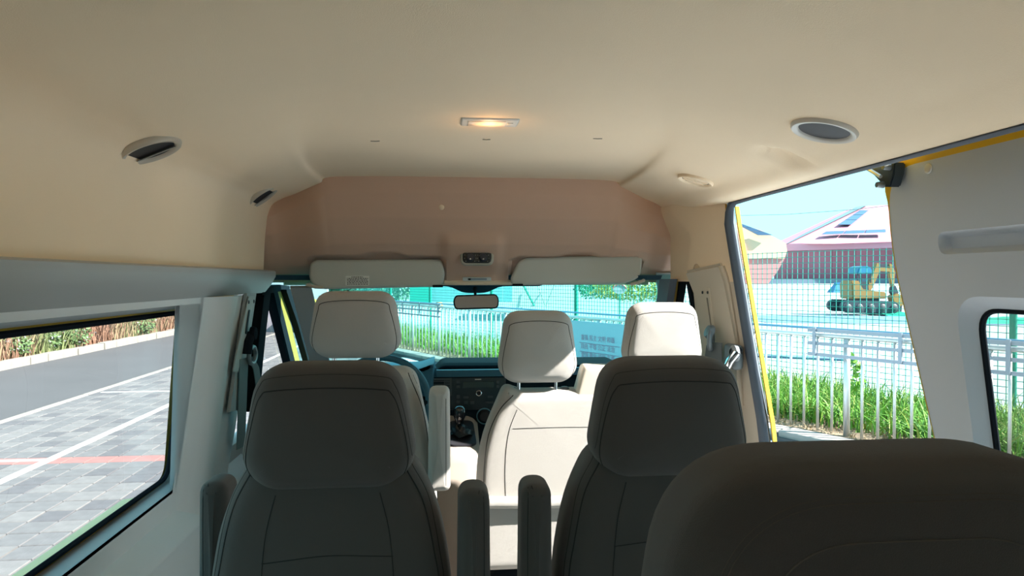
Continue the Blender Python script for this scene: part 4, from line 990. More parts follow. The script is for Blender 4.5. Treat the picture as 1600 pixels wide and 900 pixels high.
# grab handle
gh = thing('grab_handle', 'shiny chrome grab handle on a grey bracket beside the open sliding door', 'handle', PQ(1150, 560, .03))
a = [PQ(1153, 548, .02), PQ(1150, 553, .045), PQ(1142, 562, .055), PQ(1136, 575, .055), PQ(1133, 600, .055), PQ(1132, 640, .055), PQ(1135, 700, .05)]
bm = BM(); tube(bm, a, .0155, 14); obj('bar', bm, CHR, gh)
bm = BM(); c = PQ(1150, 557, .0); box(bm, (-.03, -.045, -.045), (.012, .045, .045), .014, 3, Matrix.Translation(c)); obj('bracket', bm, mat('grey bracket', (0.16, 0.18, 0.2), 0.4), gh)
bm = BM(); lathe(bm, [(.030, 0), (.030, .012), (.022, .020), (.018, .02)], Matrix.Translation(PQ(1151, 552, .028)) @ Matrix.Rotation(-PI / 2, 4, 'Y'), 24); obj('collar', bm, mat('collar grey', (0.25, 0.27, 0.29), 0.3), gh)
_mat = mat
def mat(name, col, *a, **k): return _mat(name, tuple(c * 0.68 for c in col), *a, **k)
# ================================================================== OUTDOORS
GND = mat('pale concrete ground', (0.40, 0.48, 0.50), 0.9, var=0.06, vscale=0.4)
ASPH = mat('asphalt', (0.118, 0.115, 0.125), 0.9, bump=0.4, bscale=60, var=0.06, vscale=0.8)
JOINT = mat('joint sand', (0.10, 0.10, 0.10), 0.95)
KERB = mat('kerb stone', (0.40, 0.37, 0.335), 0.9, var=0.08, vscale=4)
PAV = [mat('grey paver', (0.195, 0.19, 0.20), 0.9, var=0.12, vscale=9), mat('light grey paver', (0.24, 0.23, 0.235), 0.9, var=0.12, vscale=9), mat('dark grey paver', (0.155, 0.15, 0.165), 0.9, var=0.12, vscale=9)]
PINK = mat('pink paver', (0.40, 0.19, 0.18), 0.9, var=0.1, vscale=6)
PAINT = mat('white road paint', (0.72, 0.72, 0.70), 0.8, var=0.08, vscale=5)
SLAB = [mat('pale slab', (0.92, 0.93, 0.90), 0.9, var=0.06, vscale=5), mat('pale slab b', (0.84, 0.86, 0.84), 0.9, var=0.06, vscale=5)]
BSLAB = [mat('blue grey slab', (0.60, 0.68, 0.78), 0.9, var=0.08, vscale=5), mat('blue grey slab b', (0.64, 0.72, 0.82), 0.9, var=0.08, vscale=5)]
XE = P(205, 595, z=0.0).x; XK = P(143, 550, z=0.0).x
print('XE', XE, 'XK', XK)
# fence line
FD = math.radians(-27.85); U = Vector((math.sin(FD), math.cos(FD), 0)); N = Vector((math.cos(FD), -math.sin(FD), 0))
F0 = P(1200, 655, z=0.12); F0.z = 0
def on_line(px, off=0.0):   # station along the fence line (shifted away by off) seen at image column px
    r = ray(px, 436); a = F0 + N * off
    # CAM + r*k = a + U*s
    det = r.x * (-U.y) - r.y * (-U.x); bx = a.x - CAM.x; by = a.y - CAM.y
    return (r.x * by - r.y * bx) / det
def FL(s, off=0.0, z=0.0): p = F0 + U * s + N * off; p.z = z; return p
gbm = BM(); box(gbm, (-300, -40, -0.30), (500, 700, -0.02)); gnd = struct('ground', gbm, GND, smooth=False)
bm = BM(); box(bm, (XK - 0.02, -10, -0.10), (XE - 0.14, 70, -0.004)); struct('road', bm, ASPH, smooth=False)
bm = BM(); box(bm, (XE - 0.14, -10, -0.10), (-1.3, 30, -0.014)); pave = struct('pavement_left', bm, JOINT, smooth=False)
def paver_mesh(w_, l_, h_, b_):
    bm = BM(); v = [bm.verts.new((sx * w_ / 2, sy * l_ / 2, -h_)) for sx, sy in ((-1, -1), (1, -1), (1, 1), (-1, 1))]
    m_ = [bm.verts.new((sx * w_ / 2, sy * l_ / 2, -b_)) for sx, sy in ((-1, -1), (1, -1), (1, 1), (-1, 1))]
    t_ = [bm.verts.new((sx * (w_ / 2 - b_), sy * (l_ / 2 - b_), 0)) for sx, sy in ((-1, -1), (1, -1), (1, 1), (-1, 1))]
    ring_faces(bm, v, m_); ring_faces(bm, m_, t_); bm.faces.new(t_)
    me = bpy.data.meshes.new('paver'); bm.to_mesh(me); bm.free(); return me
def laypavers(parent, cells, wl, mats_, name, height=0.03, pick=None, rot=0.0, cap=300):
    """cells: list of (x, y, matindex, visible)"""
    meshes = []
    for m in mats_:
        me = paver_mesh(wl[0] - 0.012, wl[1] - 0.012, height, 0.006); me.materials.append(m); meshes.append(me)
    vis = sorted([c for c in cells if c[3]], key=lambda c: (Vector((c[0], c[1], 0)) - CAM).length)[:cap]
    vs = set((c[0], c[1]) for c in vis); inv = W(parent).inverted()
    for (x, y, mi, v) in vis:
        o = bpy.data.objects.new(name, meshes[mi]); COL.objects.link(o); o.parent = parent; o.matrix_parent_inverse = inv
        o.location = (x, y, random.uniform(-0.002, 0.002)); o.rotation_euler = (random.uniform(-.006, .006), random.uniform(-.006, .006), rot)
    rest = [c for c in cells if (c[0], c[1]) not in vs]
    if rest:
        V = []; Fc = []; Mi = []
        Rm = Matrix.Rotation(rot, 2)
        w2 = wl[0] / 2 - .006; l2 = wl[1] / 2 - .006
        for (x, y, mi, v) in rest:
            b0 = len(V)
            for dz in (-height, 0):
                for sx, sy in ((-1, -1), (1, -1), (1, 1), (-1, 1)):
                    q = Rm @ Vector((sx * w2, sy * l2)); V.append((x + q.x, y + q.y, dz))
            Fc += [(b0 + 4, b0 + 5, b0 + 6, b0 + 7)] + [(b0 + i, b0 + (i + 1) % 4, b0 + 4 + (i + 1) % 4, b0 + 4 + i) for i in range(4)]; Mi += [mi] * 5
        o = obj(name + '_field', (V, [], Fc), mats_, parent, smooth=False, kind='stuff'); o.data.polygons.foreach_set('material_index', Mi)
def cam_px(p):
    d = p - CAM; k = d.dot(fw)
    return (800 + F * d.dot(rt) / k, 450 - F * d.dot(up) / k) if k > 0.05 else (-9999, -9999)
PWX, PWY = 0.245, 0.27
yp = P(132, 718, z=0).y; j0 = round(yp / PWY)
cells = []
nx = int((-1.35 - (XE + 0.02)) / PWX)
for j in range(-8, 100):
    y = yp + (j - j0) * PWY
    if y < -1 or y > 27: continue
    for i in range(nx):
        x = XE + 0.02 + PWX * (i + 0.5) + (0.0 if j % 2 else 0.0)
        pxx, pyy = cam_px(Vector((x, y, 0)))
        lim = 487 + (292 - pxx) * .113
        mi = 3 if j == j0 else random.choice((0, 0, 0, 1, 1, 2))
        cells.append((x, y, mi, -12 < pxx < 300 and 560 < pyy < 905))
laypavers(pave, cells, (PWX, PWY), PAV + [PINK], 'paver')
# painted bay lines
xw_ = P(137, 691, z=0).x
bm = BM(); box(bm, (xw_ - .055, 2.0, -0.012), (xw_ + .055, 26, 0.004)); obj('painted_line', bm, PAINT, pave)
yt_ = P(230, 612, z=0).y
bm = BM(); box(bm, (XE + .1, yt_ - .05, -0.012), (-3.2, yt_ + .05, 0.0045)); obj('painted_line', bm, PAINT, pave)
yt_ = P(40, 722, z=0).y
bm = BM(); box(bm, (xw_ - 1.7, yt_ + .02, -0.012), (xw_ + .06, yt_ + .11, 0.0045)); obj('painted_line', bm, PAINT, pave)
# flush pale edging between asphalt and pavers, kerb on the far side
edge = struct('kerb_edging', (lambda b: (box(b, (XE - .13, -5, -.10), (XE + .01, 60, -.012)), b)[1])(BM()), JOINT, smooth=False)
me = None
def stones(parent, x0, x1, z1, L, y0, y1, m, jit=0.004):
    base = None; n_ = int((y1 - y0) / L)
    bm = BM(); box(bm, (x0, -L / 2 + .009, -.1), (x1, L / 2 - .009, z1), 0.012, 2); me_ = bpy.data.meshes.new('kerb_stone'); bm.to_mesh(me_); bm.free(); me_.materials.append(m)
    for i in range(n_):
        o = bpy.data.objects.new('kerb_stone', me_); COL.objects.link(o); o.parent = parent; o.matrix_parent_inverse = W(parent).inverted()
        o.location = (random.uniform(-jit, jit), y0 + (i + .5) * L, random.uniform(-jit, jit)); o.rotation_euler = (0, 0, random.uniform(-.004, .004))
stones(edge, XE - .125, XE - .0, 0.004, 0.7, 8.4, 34, KERB, .002)
kb_ = struct('kerb_left', (lambda b: (box(b, (XK - .30, -5, -.1), (XK - .03, 60, .02)), b)[1])(BM()), JOINT, smooth=False)
stones(kb_, XK - .22, XK, 0.18, 0.71, 12.9, 42, KERB, .012)
bm = BM(); grid(bm, [XK - .22, XK - 1.5, XK - 3.2, XK - 6, XK - 14], lin(5, 60, 30), lambda x, y: Vector((x, y, 0.12 + 0.10 * (XK - .22 - x) + .05 * noise.noise(Vector((x, y, 0))))))
struct('verge', bm, mat('dry verge soil', (0.30, 0.22, 0.14), 0.95, var=0.3, vscale=1.5))
# ------------------------------------------------------------------ vegetation helpers
def blades(name, pts, m, parent=None, hgt=(.5, 1.0), wid=.012, lean=.35, curve=.5, kind='stuff', seg=2):
    V = []; Fc = []
    for (x, y, z) in pts:
        h = random.uniform(*hgt); a = random.uniform(0, 2 * PI); l = h * random.uniform(0.05, lean); w_ = wid * random.uniform(.6, 1.3)
        dx, dy = math.cos(a), math.sin(a); b = random.uniform(0, PI); ox, oy = math.cos(b) * w_ / 2, math.sin(b) * w_ / 2
        i0 = len(V)
        for s in range(seg + 1):
            t = s / seg; k = (1 - t) ** .7; off = l * (t ** 2) * (1 + curve); zz = z + h * (t - curve * .25 * t * t * (l / h) * 3)
            V.append((x + dx * off - ox * k, y + dy * off - oy * k, zz)); V.append((x + dx * off + ox * k, y + dy * off + oy * k, zz))
        for s in range(seg): Fc.append((i0 + 2 * s, i0 + 2 * s + 1, i0 + 2 * s + 3, i0 + 2 * s + 2))
    o = obj(name, (V, [], Fc), m, parent, smooth=False)
    if kind: o['kind'] = kind
    return o
def leafball(c, r, n, size, seed=0, zmin=0.0):
    V = []; Fc = []; rd = random.Random(seed)
    for _ in range(n):
        d = Vector((rd.gauss(0, 1), rd.gauss(0, 1), rd.gauss(0, 1))).normalized(); q = rd.uniform(.45, 1.0) ** .5
        lump = 1 + .25 * noise.noise(d * 2.3 + Vector((seed, 0, 0)))
        p = Vector(c) + Vector((d.x * r[0], d.y * r[1], d.z * r[2])) * q * lump
        if p.z < zmin: continue
        a = Vector((rd.gauss(0, 1), rd.gauss(0, 1), rd.gauss(0, 1))).normalized(); b = a.cross(d).normalized() if a.cross(d).length > .01 else Vector((1, 0, 0)); s = size * rd.uniform(.6, 1.3)
        i = len(V); V += [p - a * s, p + b * s * .45, p + a * s, p - b * s * .45]; Fc.append((i, i + 1, i + 2, i + 3))
    return (V, [], Fc)
RED = mat('reddish dry grass', (0.40, 0.22, 0.15), 0.9); TAN = mat('tan dry grass', (0.42, 0.33, 0.20), 0.9); OLV = mat('olive grass', (0.24, 0.29, 0.12), 0.9)
sets = {'r': [], 't': [], 'o': []}
for _ in range(26000):
    y = random.uniform(10.5, 44); x = XK - .30 - 3.0 * random.random() ** 1.3
    n_ = noise.noise(Vector((x * .35, y * .42, 1.0))) + random.uniform(-.22, .22)
    k = 'r' if n_ > .10 else ('t' if n_ > -.14 else 'o')
    sets[k].append((x, y, .12 + .10 * (XK - .22 - x)))
for k, m, nm, lb in (('r', RED, 'dry_grass', 'reddish brown dry grass beyond the pale kerb on the left'), ('t', TAN, 'dry_grass', 'tan dry grass beyond the pale kerb on the left'), ('o', OLV, 'green_grass', 'olive green grass among the dry grass on the left')):
    o = blades(nm, sets[k], m, hgt=(.45, 1.25), wid=.028, lean=.45); tag(o, lb, 'grass')
LEAF = mat('shrub leaf', (0.16, 0.27, 0.10), 0.7); PETAL = mat('pale lilac petals', (0.72, 0.72, 0.80), 0.7)
for i, (px, py, s_, lb) in enumerate(((18, 566, .40, 'low green shrub with pale flowers at the left edge of the side window'), (72, 549, .36, 'small round green shrub with white flowers, second from the left over the kerb'), (108, 530, .55, 'tall shrub with lilac-white flowers in the middle of the verge'), (212, 515, .62, 'wide green shrub beside the teal sheet on the verge'), (285, 500, .45, 'grey-white flowering shrub farthest along the verge by the window corner'))):
    c = P(px, py, x=XK - .55); c.z = .2 + s_ * .55
    t = thing('flowering_shrub', lb, 'shrub', (c.x, c.y, .15), 'flowering shrubs along the left verge')
    obj('foliage', leafball(c, (s_, s_ * 1.0, s_ * .75), 700, .055, i, .12), LEAF, t, smooth=False, kind='stuff')
    obj('flowers', leafball(c + Vector((.03, -.03, .03)), (s_ * 1.06, s_ * 1.06, s_ * .8), 90 if i != 4 else 260, .034, i + 50, .2), PETAL, t, smooth=False, kind='stuff')
# teal sheet lying in the verge
bm = BM(); a = P(205, 499, x=XK - .9); b = P(246, 513, x=XK - .5)
grid(bm, lin(0, 1, 10), lin(0, 1, 4), lambda u, v: a.lerp(b, u) + Vector((-.35 * v, .2 * v, .05 * math.sin(u * 9 + v * 5) + .10 * v)))
o = obj('plastic_sheet', bm, mat('teal sheet', (0.22, 0.55, 0.48), 0.5)); solid(o, .01); tag(o, 'teal plastic sheet lying among the shrubs and dry grass on the left verge', 'sheet')
# ------------------------------------------------------------------ right / front pavement of slabs
SW = 0.5
bm = BM(); q_ = [Vector((-1.29, -2, -.014)), Vector((FL(-9).x, -2, -.014)), FL(-9, -.5, -.014), FL(22, -.5, -.014), Vector((-1.29, FL(22).y, -.014))]
fc_ = bm.faces.new([bm.verts.new(p) for p in q_]); g_ = bmesh.ops.extrude_face_region(bm, geom=[fc_]); bmesh.ops.translate(bm, vec=(0, 0, -.06), verts=[e for e in g_['geom'] if isinstance(e, bmesh.types.BMVert)])
sp = struct('pavement_front', bm, JOINT, smooth=False)
cells = []; cells2 = []
for j in range(-4, 60):
    for i in range(-3, 24):
        x = -1.0 + SW * i
        if x < -1.05: continue
        y = SW * j + (.25 if i % 2 else 0)
        rel = (Vector((x, y, 0)) - F0).dot(N)
        if rel > -0.5 or y > 22: continue
        pxx, pyy = cam_px(Vector((x, y, 0)))
        v = (1190 < pxx < 1420 and pyy < 705) or (490 < pxx < 790 and pyy < 590)
        (cells2 if x > 1.8 and y < 11 else cells).append((x, y, random.randint(0, 1), v))
laypavers(sp, cells, (SW, SW), SLAB, 'slab', cap=220); laypavers(sp, cells2, (SW, SW), BSLAB, 'slab', cap=80)
# left-forward pavement (beyond the van's nose, left of centre)
# kerb under the rail fence
kf = struct('kerb_fence', (lambda b: (ribbon(b, [FL(-8, -.22, .0), FL(40, -.22, .0)], N, .66, (0, 0, 1), .10), b)[1])(BM()), JOINT, smooth=False)
bm = BM(); box(bm, (-.16, -.49, -.06), (.16, .49, .125), .012, 2); me_ = bpy.data.meshes.new('kerb_stone'); bm.to_mesh(me_); bm.free(); me_.materials.append(KERB)
for i in range(-4, 26):
    o = bpy.data.objects.new('kerb_stone', me_); COL.objects.link(o); o.parent = kf; o.matrix_parent_inverse = Matrix.Identity(4); p = FL(i, -.34); o.location = p; o.rotation_euler = (0, 0, -FD)
bed = struct('planting_bed', (lambda b: (ribbon(b, [FL(-9, 1.25, .045), FL(40, 1.25, .045)], N, 2.6, (0, 0, 1), .11), b)[1])(BM()), mat('bed soil', (0.36, 0.27, 0.18), 0.95, var=.35, vscale=3), smooth=False)
# ------------------------------------------------------------------ stainless rail fence
rf = thing('rail_fence', 'stainless steel railing with round upright bars along the planted strip', 'fence', FL(0, 0, .1))
bm = BM(); tube(bm, [FL(-7, 0, 1.30), FL(19, 0, 1.30)], .028, 10); obj('top_rail', bm, STEEL, rf)
bm = BM(); tube(bm, [FL(-7, .0, 1.385), FL(19, .0, 1.385)], .016, 8); obj('blue_pipe', bm, mat('blue pipe', (0.12, 0.36, 0.55), 0.4), rf)
s_post = on_line(1324); SP = .19; base = None
bmp = BM(); tube(bmp, [(0, 0, .10), (0, 0, 1.275)], .0165, 8); mp_ = bpy.data.meshes.new('upright_bar'); bmp.to_mesh(mp_); bmp.free(); mp_.materials.append(STEEL); mp_.polygons.foreach_set('use_smooth', [True] * len(mp_.polygons))
bmp = BM(); tube(bmp, [(0, 0, .10), (0, 0, 1.275)], .038, 12); mq_ = bpy.data.meshes.new('post'); bmp.to_mesh(mq_); bmp.free(); mq_.materials.append(STEEL); mq_.polygons.foreach_set('use_smooth', [True] * len(mq_.polygons))
inv = W(rf).inverted()
for i in range(-26, 130):
    s = s_post + i * SP
    if s > 19: continue
    o = bpy.data.objects.new('post' if i % 8 == 0 else 'upright_bar', mq_ if i % 8 == 0 else mp_); COL.objects.link(o); o.parent = rf; o.matrix_parent_inverse = inv; o.location = FL(s)
# guard bars bolted to the front (right section and far left section)
GB = mat('galvanised bar', (0.42, 0.47, 0.55), 0.4, metal=.4)
def guard(s0, s1, label):
    g = thing('guard_rail', label, 'railing', FL((s0 + s1) / 2, -.06, 1.0), 'three-bar guard rails clamped to the railing')
    for z_, w_ in ((1.365, .045), (1.20, .04), (1.065, .04)):
        bm = BM(); ribbon(bm, [FL(s0, -.065, z_), FL(s1, -.065, z_)], (0, 0, 1), w_, N, .03); obj('bar', bm, GB, g)
    s = s0 + .10 if s0 > 0 else s1 - .10
    st = -1 if s0 < 0 else 1
    n_ = int((s1 - s0 - .1) / 1.05)
    for k in range(n_ + 1):
        bm = BM(); ribbon(bm, [FL(s + st * k * 1.05, -.09, 1.05), FL(s + st * k * 1.05, -.09, 1.40)], U, .04, N, .02); obj('clamp', bm, GB, g)
guard(-7, on_line(1268), 'grey three-bar guard rail clamped to the railing, seen through the open sliding door')
guard(on_line(692), on_line(560), 'pale three-bar guard rail clamped to the railing, seen past the driver headrest')
# banner board
sb0, sb1 = on_line(1125), on_line(868)
bd = thing('notice_board', 'light blue slogan board with rows of pink-grey characters hung on the railing', 'board', FL((sb0 + sb1) / 2, -.07, .35))
bm = BM(); ribbon(bm, [FL(sb0, -.075, .78), FL(sb1, -.075, .78)], (0, 0, 1), .93, N, .03); obj('panel', bm, mat('light blue board', (0.34, 0.56, 0.66), 0.5), bd)
bm = BM(); ribbon(bm, [FL(sb0, -.08, .315), FL(sb1, -.08, .315)], (0, 0, 1), .04, N, .045); obj('bottom_frame', bm, mat('blue frame', (0.1, 0.25, 0.42), 0.4), bd)
TXT = mat('character print', (0.42, 0.26, 0.38), 0.6)
def boardpt(px, py):
    s = on_line(px, -.094); p = FL(s, -.094); d = (p - CAM); k = d.dot(fw)
    r = ray(px, py); kk = (p.x - CAM.x) / r.x; return CAM + r * kk
dg = bpy.context.evaluated_depsgraph_get()
def text_mesh(body, size, m, parent, mw, name='characters'):
    c = bpy.data.curves.new(name, 'FONT'); c.body = body; c.size = size; c.extrude = 0.002; c.align_x = 'LEFT'
    to = bpy.data.objects.new(name, c); COL.objects.link(to); bpy.context.view_layer.update()
    me = bpy.data.meshes.new_from_object(to.evaluated_get(bpy.context.evaluated_depsgraph_get())); bpy.data.objects.remove(to)
    me.transform(mw); me.materials.clear(); me.materials.append(m)
    o = bpy.data.objects.new(name, me); COL.objects.link(o); setp(o, parent); return o, me
Rb = Matrix(((-U.x, 0, -N.x), (-U.y, 0, -N.y), (0, 1, 0))).to_4x4()
for (py0, words) in ((531.5, '富强 民主 文明 和谐'), (545, '自由 平等 公正 法治'), (558.5, '爱国 敬业 诚信 友善')):
    a = boardpt(908, py0 - 1.0); b = boardpt(960, py0 + 3)
    width = (Vector((b.x, b.y, 0)) - Vector((a.x, a.y, 0))).length
    o, me = text_mesh(words, 1.0, TXT, bd, Matrix.Identity(4))
    xsx = [v.co.x for v in me.vertices]; W0 = max(xsx) - min(xsx); k = width / W0
    me.transform(Matrix.Translation(a) @ Rb @ Matrix.Diagonal((k, k * 1.05, k, 1)) @ Matrix.Translation((-min(xsx), 0.05, 0)))
    a2 = boardpt(905, py0 + 3); b2 = boardpt(968, py0 + 8.5)
    bm = BM(); tube(bm, [Vector((a2.x, a2.y, a.z - .055)), Vector((b2.x, b2.y, a.z - .055))], .004, 5); obj('rule_line', bm, TXT, bd)
# ------------------------------------------------------------------ green mesh fence behind
MO = 2.55; ZM = 2.47
GREEN = mat('green coated wire', (0.03, 0.42, 0.36), 0.5); GPOST = mat('green post paint', (0.0, 0.36, 0.26), 0.45)
mf = thing('mesh_fence', 'green welded wire mesh fence on green posts behind the planted strip', 'fence', FL(0, MO, 0))
def stn(px): return on_line(px, MO)
posts = [stn(1584), stn(1584) + 0, ]
s_a = stn(900); s_b = stn(1584); posts = [s_b, s_a, stn(730), stn(788), stn(640)] + [s_a + 3.0 * 3]
s = s_b
posts = [s_b, s_b - 3.0, stn(1200) + .0, s_a, stn(772), stn(690), stn(645)]
posts = [s_b, s_b - 3, stn(1140), s_a, stn(768), stn(672), stn(610)]
for s in posts:
    bm = BM(); tube(bm, [FL(s, MO, 0.05), FL(s, MO, ZM + .03)], .045, 10); o = obj('post', bm, GPOST, mf)
    bm = BM(); 
    for zz_ in (1.0, 1.75, 2.3): ribbon(bm, [FL(s - .05, MO - .05, zz_), FL(s + .05, MO - .05, zz_)], (0, 0, 1), .04, N, .02)
    c_ = obj('clips', bm, GPOST, o); c_['kind'] = 'stuff'
V = []; Fc = []
def wire(a, b, r_, e1, e2):
    i = len(V)
    for p in (a, b):
        for sx, sy in ((-1, -1), (1, -1), (1, 1), (-1, 1)): V.append(tuple(p + e1 * sx * r_ + e2 * sy * r_))
    for k in range(4): Fc.append((i + k, i + (k + 1) % 4, i + 4 + (k + 1) % 4, i + 4 + k))
s0_, s1_ = -7.5, 22.0
ns = int((s1_ - s0_) / .10)
for i in range(ns + 1):
    s = s0_ + i * .10; wire(FL(s, MO, .1), FL(s, MO, ZM), .0042, U, N)
for k in range(27):
    z_ = .12 + k * (ZM - .14) / 26
    seg = lin(s0_, s1_, 34)
    for a_, b_ in zip(seg, seg[1:]):
        wire(FL(a_, MO, z_ + .012 * math.sin(a_ * 1.3) * (k > 24)), FL(b_, MO, z_ + .012 * math.sin(b_ * 1.3) * (k > 24)), .0042, Vector((0, 0, 1)), N)
o = obj('wire_mesh', (V, [], Fc), GREEN, mf, smooth=False, kind='stuff')
# ------------------------------------------------------------------ long bright grass between the fences
GR1 = mat('bright grass', (0.20, 0.50, 0.05), 0.6); GR2 = mat('dark grass', (0.07, 0.26, 0.03), 0.6); GR3 = mat('yellow grass', (0.42, 0.52, 0.10), 0.6); GR4 = mat('straw', (0.50, 0.38, 0.22), 0.8)
for nm, m, n_, hg, lb in (('long_grass', GR1, 11000, (.30, .62), 'bright green long grass in the strip behind the steel railing'), ('long_grass', GR2, 7000, (.22, .5), 'dark green grass low in the strip behind the steel railing'), ('long_grass', GR3, 3500, (.3, .64), 'yellow-green grass blades in the strip behind the steel railing'), ('straw', GR4, 2500, (.05, .14), 'dry straw litter at the foot of the steel railing')):
    pts = []
    while len(pts) < n_:
        s = random.uniform(-6, 21) if random.random() < .5 else random.uniform(-4, 8)
        off = random.uniform(.28, 2.5) if nm != 'straw' else random.uniform(-.1, .5)
        if nm != 'straw' and random.random() > .6 + .7 * noise.noise(Vector((s * .6, off * .9, 3))) : continue
        pts.append(tuple(FL(s, off, .09)))
    o = blades(nm, pts, m, hgt=hg, wid=.022, lean=.8, curve=.9, seg=3); tag(o, lb, 'grass')
c = FL(on_line(1338, .6), .6, 0)
wd = thing('tall_weed', 'taller leafy green weed standing beside the thick railing post', 'plant', (c.x, c.y, .1))
bm = BM(); tube(bm, [c + Vector((0, 0, .1)), c + Vector((.02, 0, .6)), c + Vector((0, .02, .98))], [.008, .006, .003], 6); obj('stem', bm, GR2, wd)
obj('leaves', leafball(c + Vector((0, 0, .78)), (.10, .10, .24), 90, .045, 9), GR1, wd, smooth=False)
# ------------------------------------------------------------------ yard beyond
def PD(px, py, dep): r = ray(px, py); return CAM + r * dep
def GP(px, py, z=0.0): return P(px, py, z=z)
ysf = struct('yard_road', (lambda b: (ribbon(b, [GP(1150, 497) + Vector((0, 0, -.012)), GP(1700, 502) + Vector((0, 0, -.012))], (0, 1, 0), 7.0, (0, 0, 1), .02), b)[1])(BM()), mat('blue grey road and shadow', (0.13, 0.24, 0.36), 0.9), smooth=False)
struct('yard_shadow_strip', (lambda b: (ribbon(b, [GP(1000, 548), GP(1330, 562)], (0, 1, 0), .55, (0, 0, 1), .06), b)[1])(BM()), mat('blue grey road and shadow', (0.13, 0.24, 0.36), 0.9), smooth=False)  # strip coloured to stand for the fence's shadow on the yard ground
def slabwall(name, pts, dep, th, m, label=None, cat=None, parent=None):
    bm = BM(); lo = [bm.verts.new(PD(x, y, dep)) for x, y in pts]; back = Vector((fw.x, fw.y, 0)).normalized() * th
    hi = [bm.verts.new(v.co + back) for v in lo]; bm.faces.new(lo); bm.faces.new(hi[::-1]); ring_faces(bm, lo, hi)
    o = obj(name, bm, m, parent, smooth=False)
    if label: tag(o, label, cat)
    return o
# red building
RB = thing('red_building', 'large faceted pink-red building with blue roof strips across the yard', 'building', PD(1320, 442.5, 330))
def polyh(name, faces, m, parent, back):
    bm = BM(); bk = Vector((fw.x, fw.y, 0)).normalized() * back * 3.3
    for f in faces:
        lo = [bm.verts.new(PD(q[0], q[1], q[2] * 3.3)) for q in f]; hi = [bm.verts.new(v.co + bk) for v in lo]; bm.faces.new(lo); bm.faces.new(hi[::-1]); ring_faces(bm, lo, hi)
    return obj(name, bm, m, parent, smooth=False)
polyh('roof', [[(1228, 381, 96), (1300, 381, 93), (1560, 372, 90), (1560, 312, 112), (1352, 322, 112)]], mat('pink roof', (0.72, 0.29, 0.38), 0.7), RB, 6)
polyh('roof_edge', [[(1222, 383, 97), (1232, 380, 95.5), (1356, 320, 111.5), (1340, 323, 113)]], mat('roof edge blue', (0.20, 0.32, 0.36), 0.6), RB, .5)
polyh('fascia', [[(1226, 381, 95.5), (1560, 372, 89.5), (1560, 382, 89.5), (1226, 392, 95.5)]], mat('fascia pink', (0.72, 0.38, 0.50), 0.7), RB, 5)
for i in range(9):
    x0_ = 1226 + i * 37; 
    polyh('wall_panel', [[(x0_ + .3, 391.5 - i * 1.1, 96), (x0_ + 36.7, 391 - (i + 1) * 1.1, 96), (x0_ + 36.7, 443, 97), (x0_ + .3, 443, 97)]], [mat('panel rose', (0.50, 0.20, 0.28), 0.7), mat('panel rose b', (0.54, 0.22, 0.31), 0.7)][i % 2], RB, 4)
polyh('plinth', [[(1200, 436, 94), (1560, 436, 94), (1560, 443.2, 94), (1200, 443.2, 94)]], mat('plinth blue', (0.18, 0.26, 0.36), 0.7), RB, 3)
BST = mat('blue roof glazing', (0.07, 0.16, 0.30), 0.4)
for k in range(3):
    a_, b_ = k / 3 + .01, (k + 1) / 3 - .01
    L = lambda p, q, t: tuple(p[i] + (q[i] - p[i]) * t for i in range(3))
    p0, p1, p2, p3 = (1310, 351, 100.8), (1330, 351, 100.2), (1358, 328, 109), (1345, 328, 109.5)
    polyh('roof_pane', [[L(p0, p3, a_), L(p1, p2, a_), L(p1, p2, b_), L(p0, p3, b_)]], BST, RB, .3)
    p0, p1, p2, p3 = (1283, 366.5, 96), (1385, 363, 94), (1385, 358, 95.5), (1291, 361.5, 97)
    polyh('roof_pane', [[L(p0, p1, a_), L(p0, p1, b_), L(p3, p2, b_), L(p3, p2, a_)]], BST, RB, .3)
PBd = thing('peach_building', 'rounded peach-cream building in front of the red one, beside the door frame', 'building', PD(1180, 443.5, 280))
polyh('wall', [[(1120, 340, 85), (1150, 348, 85), (1190, 360, 84), (1228, 380, 84), (1230, 392, 84), (1226, 404, 84), (1120, 404, 84)]], mat('cream wall', (0.82, 0.64, 0.44), 0.7), PBd, 14)
polyh('lower_wall', [[(1120, 404, 84.2), (1226, 404, 84.2), (1215, 424, 84.2), (1200, 443.8, 84.2), (1120, 443.8, 84.2)]], mat('salmon wall', (0.68, 0.30, 0.30), 0.7), PBd, 12)
polyh('curved_panel', [[(1120, 350, 83.5), (1152, 362, 83.5), (1166, 382, 83.5), (1170, 405, 83.5), (1168, 432, 83.5), (1120, 443.8, 83.5)]], mat('peach panel', (0.76, 0.44, 0.34), 0.7), PBd, 2)
for k in range(3):
    a_, b_ = k / 3 + .01, (k + 1) / 3 - .01
    p0, p1, p2, p3 = (1151, 349.5, 83.4), (1186, 367.5, 83.4), (1208, 367.5, 83.4), (1160, 350, 83.4)
    L = lambda p, q, t: tuple(p[i] + (q[i] - p[i]) * t for i in range(3))
    polyh('roof_pane', [[L(p0, p1, a_), L(p0, p1, b_), L(p3, p2, b_), L(p3, p2, a_)]], BST, PBd, .3)
bm = BM(); tube(bm, [PD(1100, 338, 70), PD(1230, 335, 66), PD(1340, 327, 62), PD(1500, 308, 56)], .03, 5); tag(obj('overhead_cable', bm, mat('cable grey', (0.3, 0.42, 0.42), 0.6)), 'thin dark overhead cable crossing the sky above the red building', 'cable')
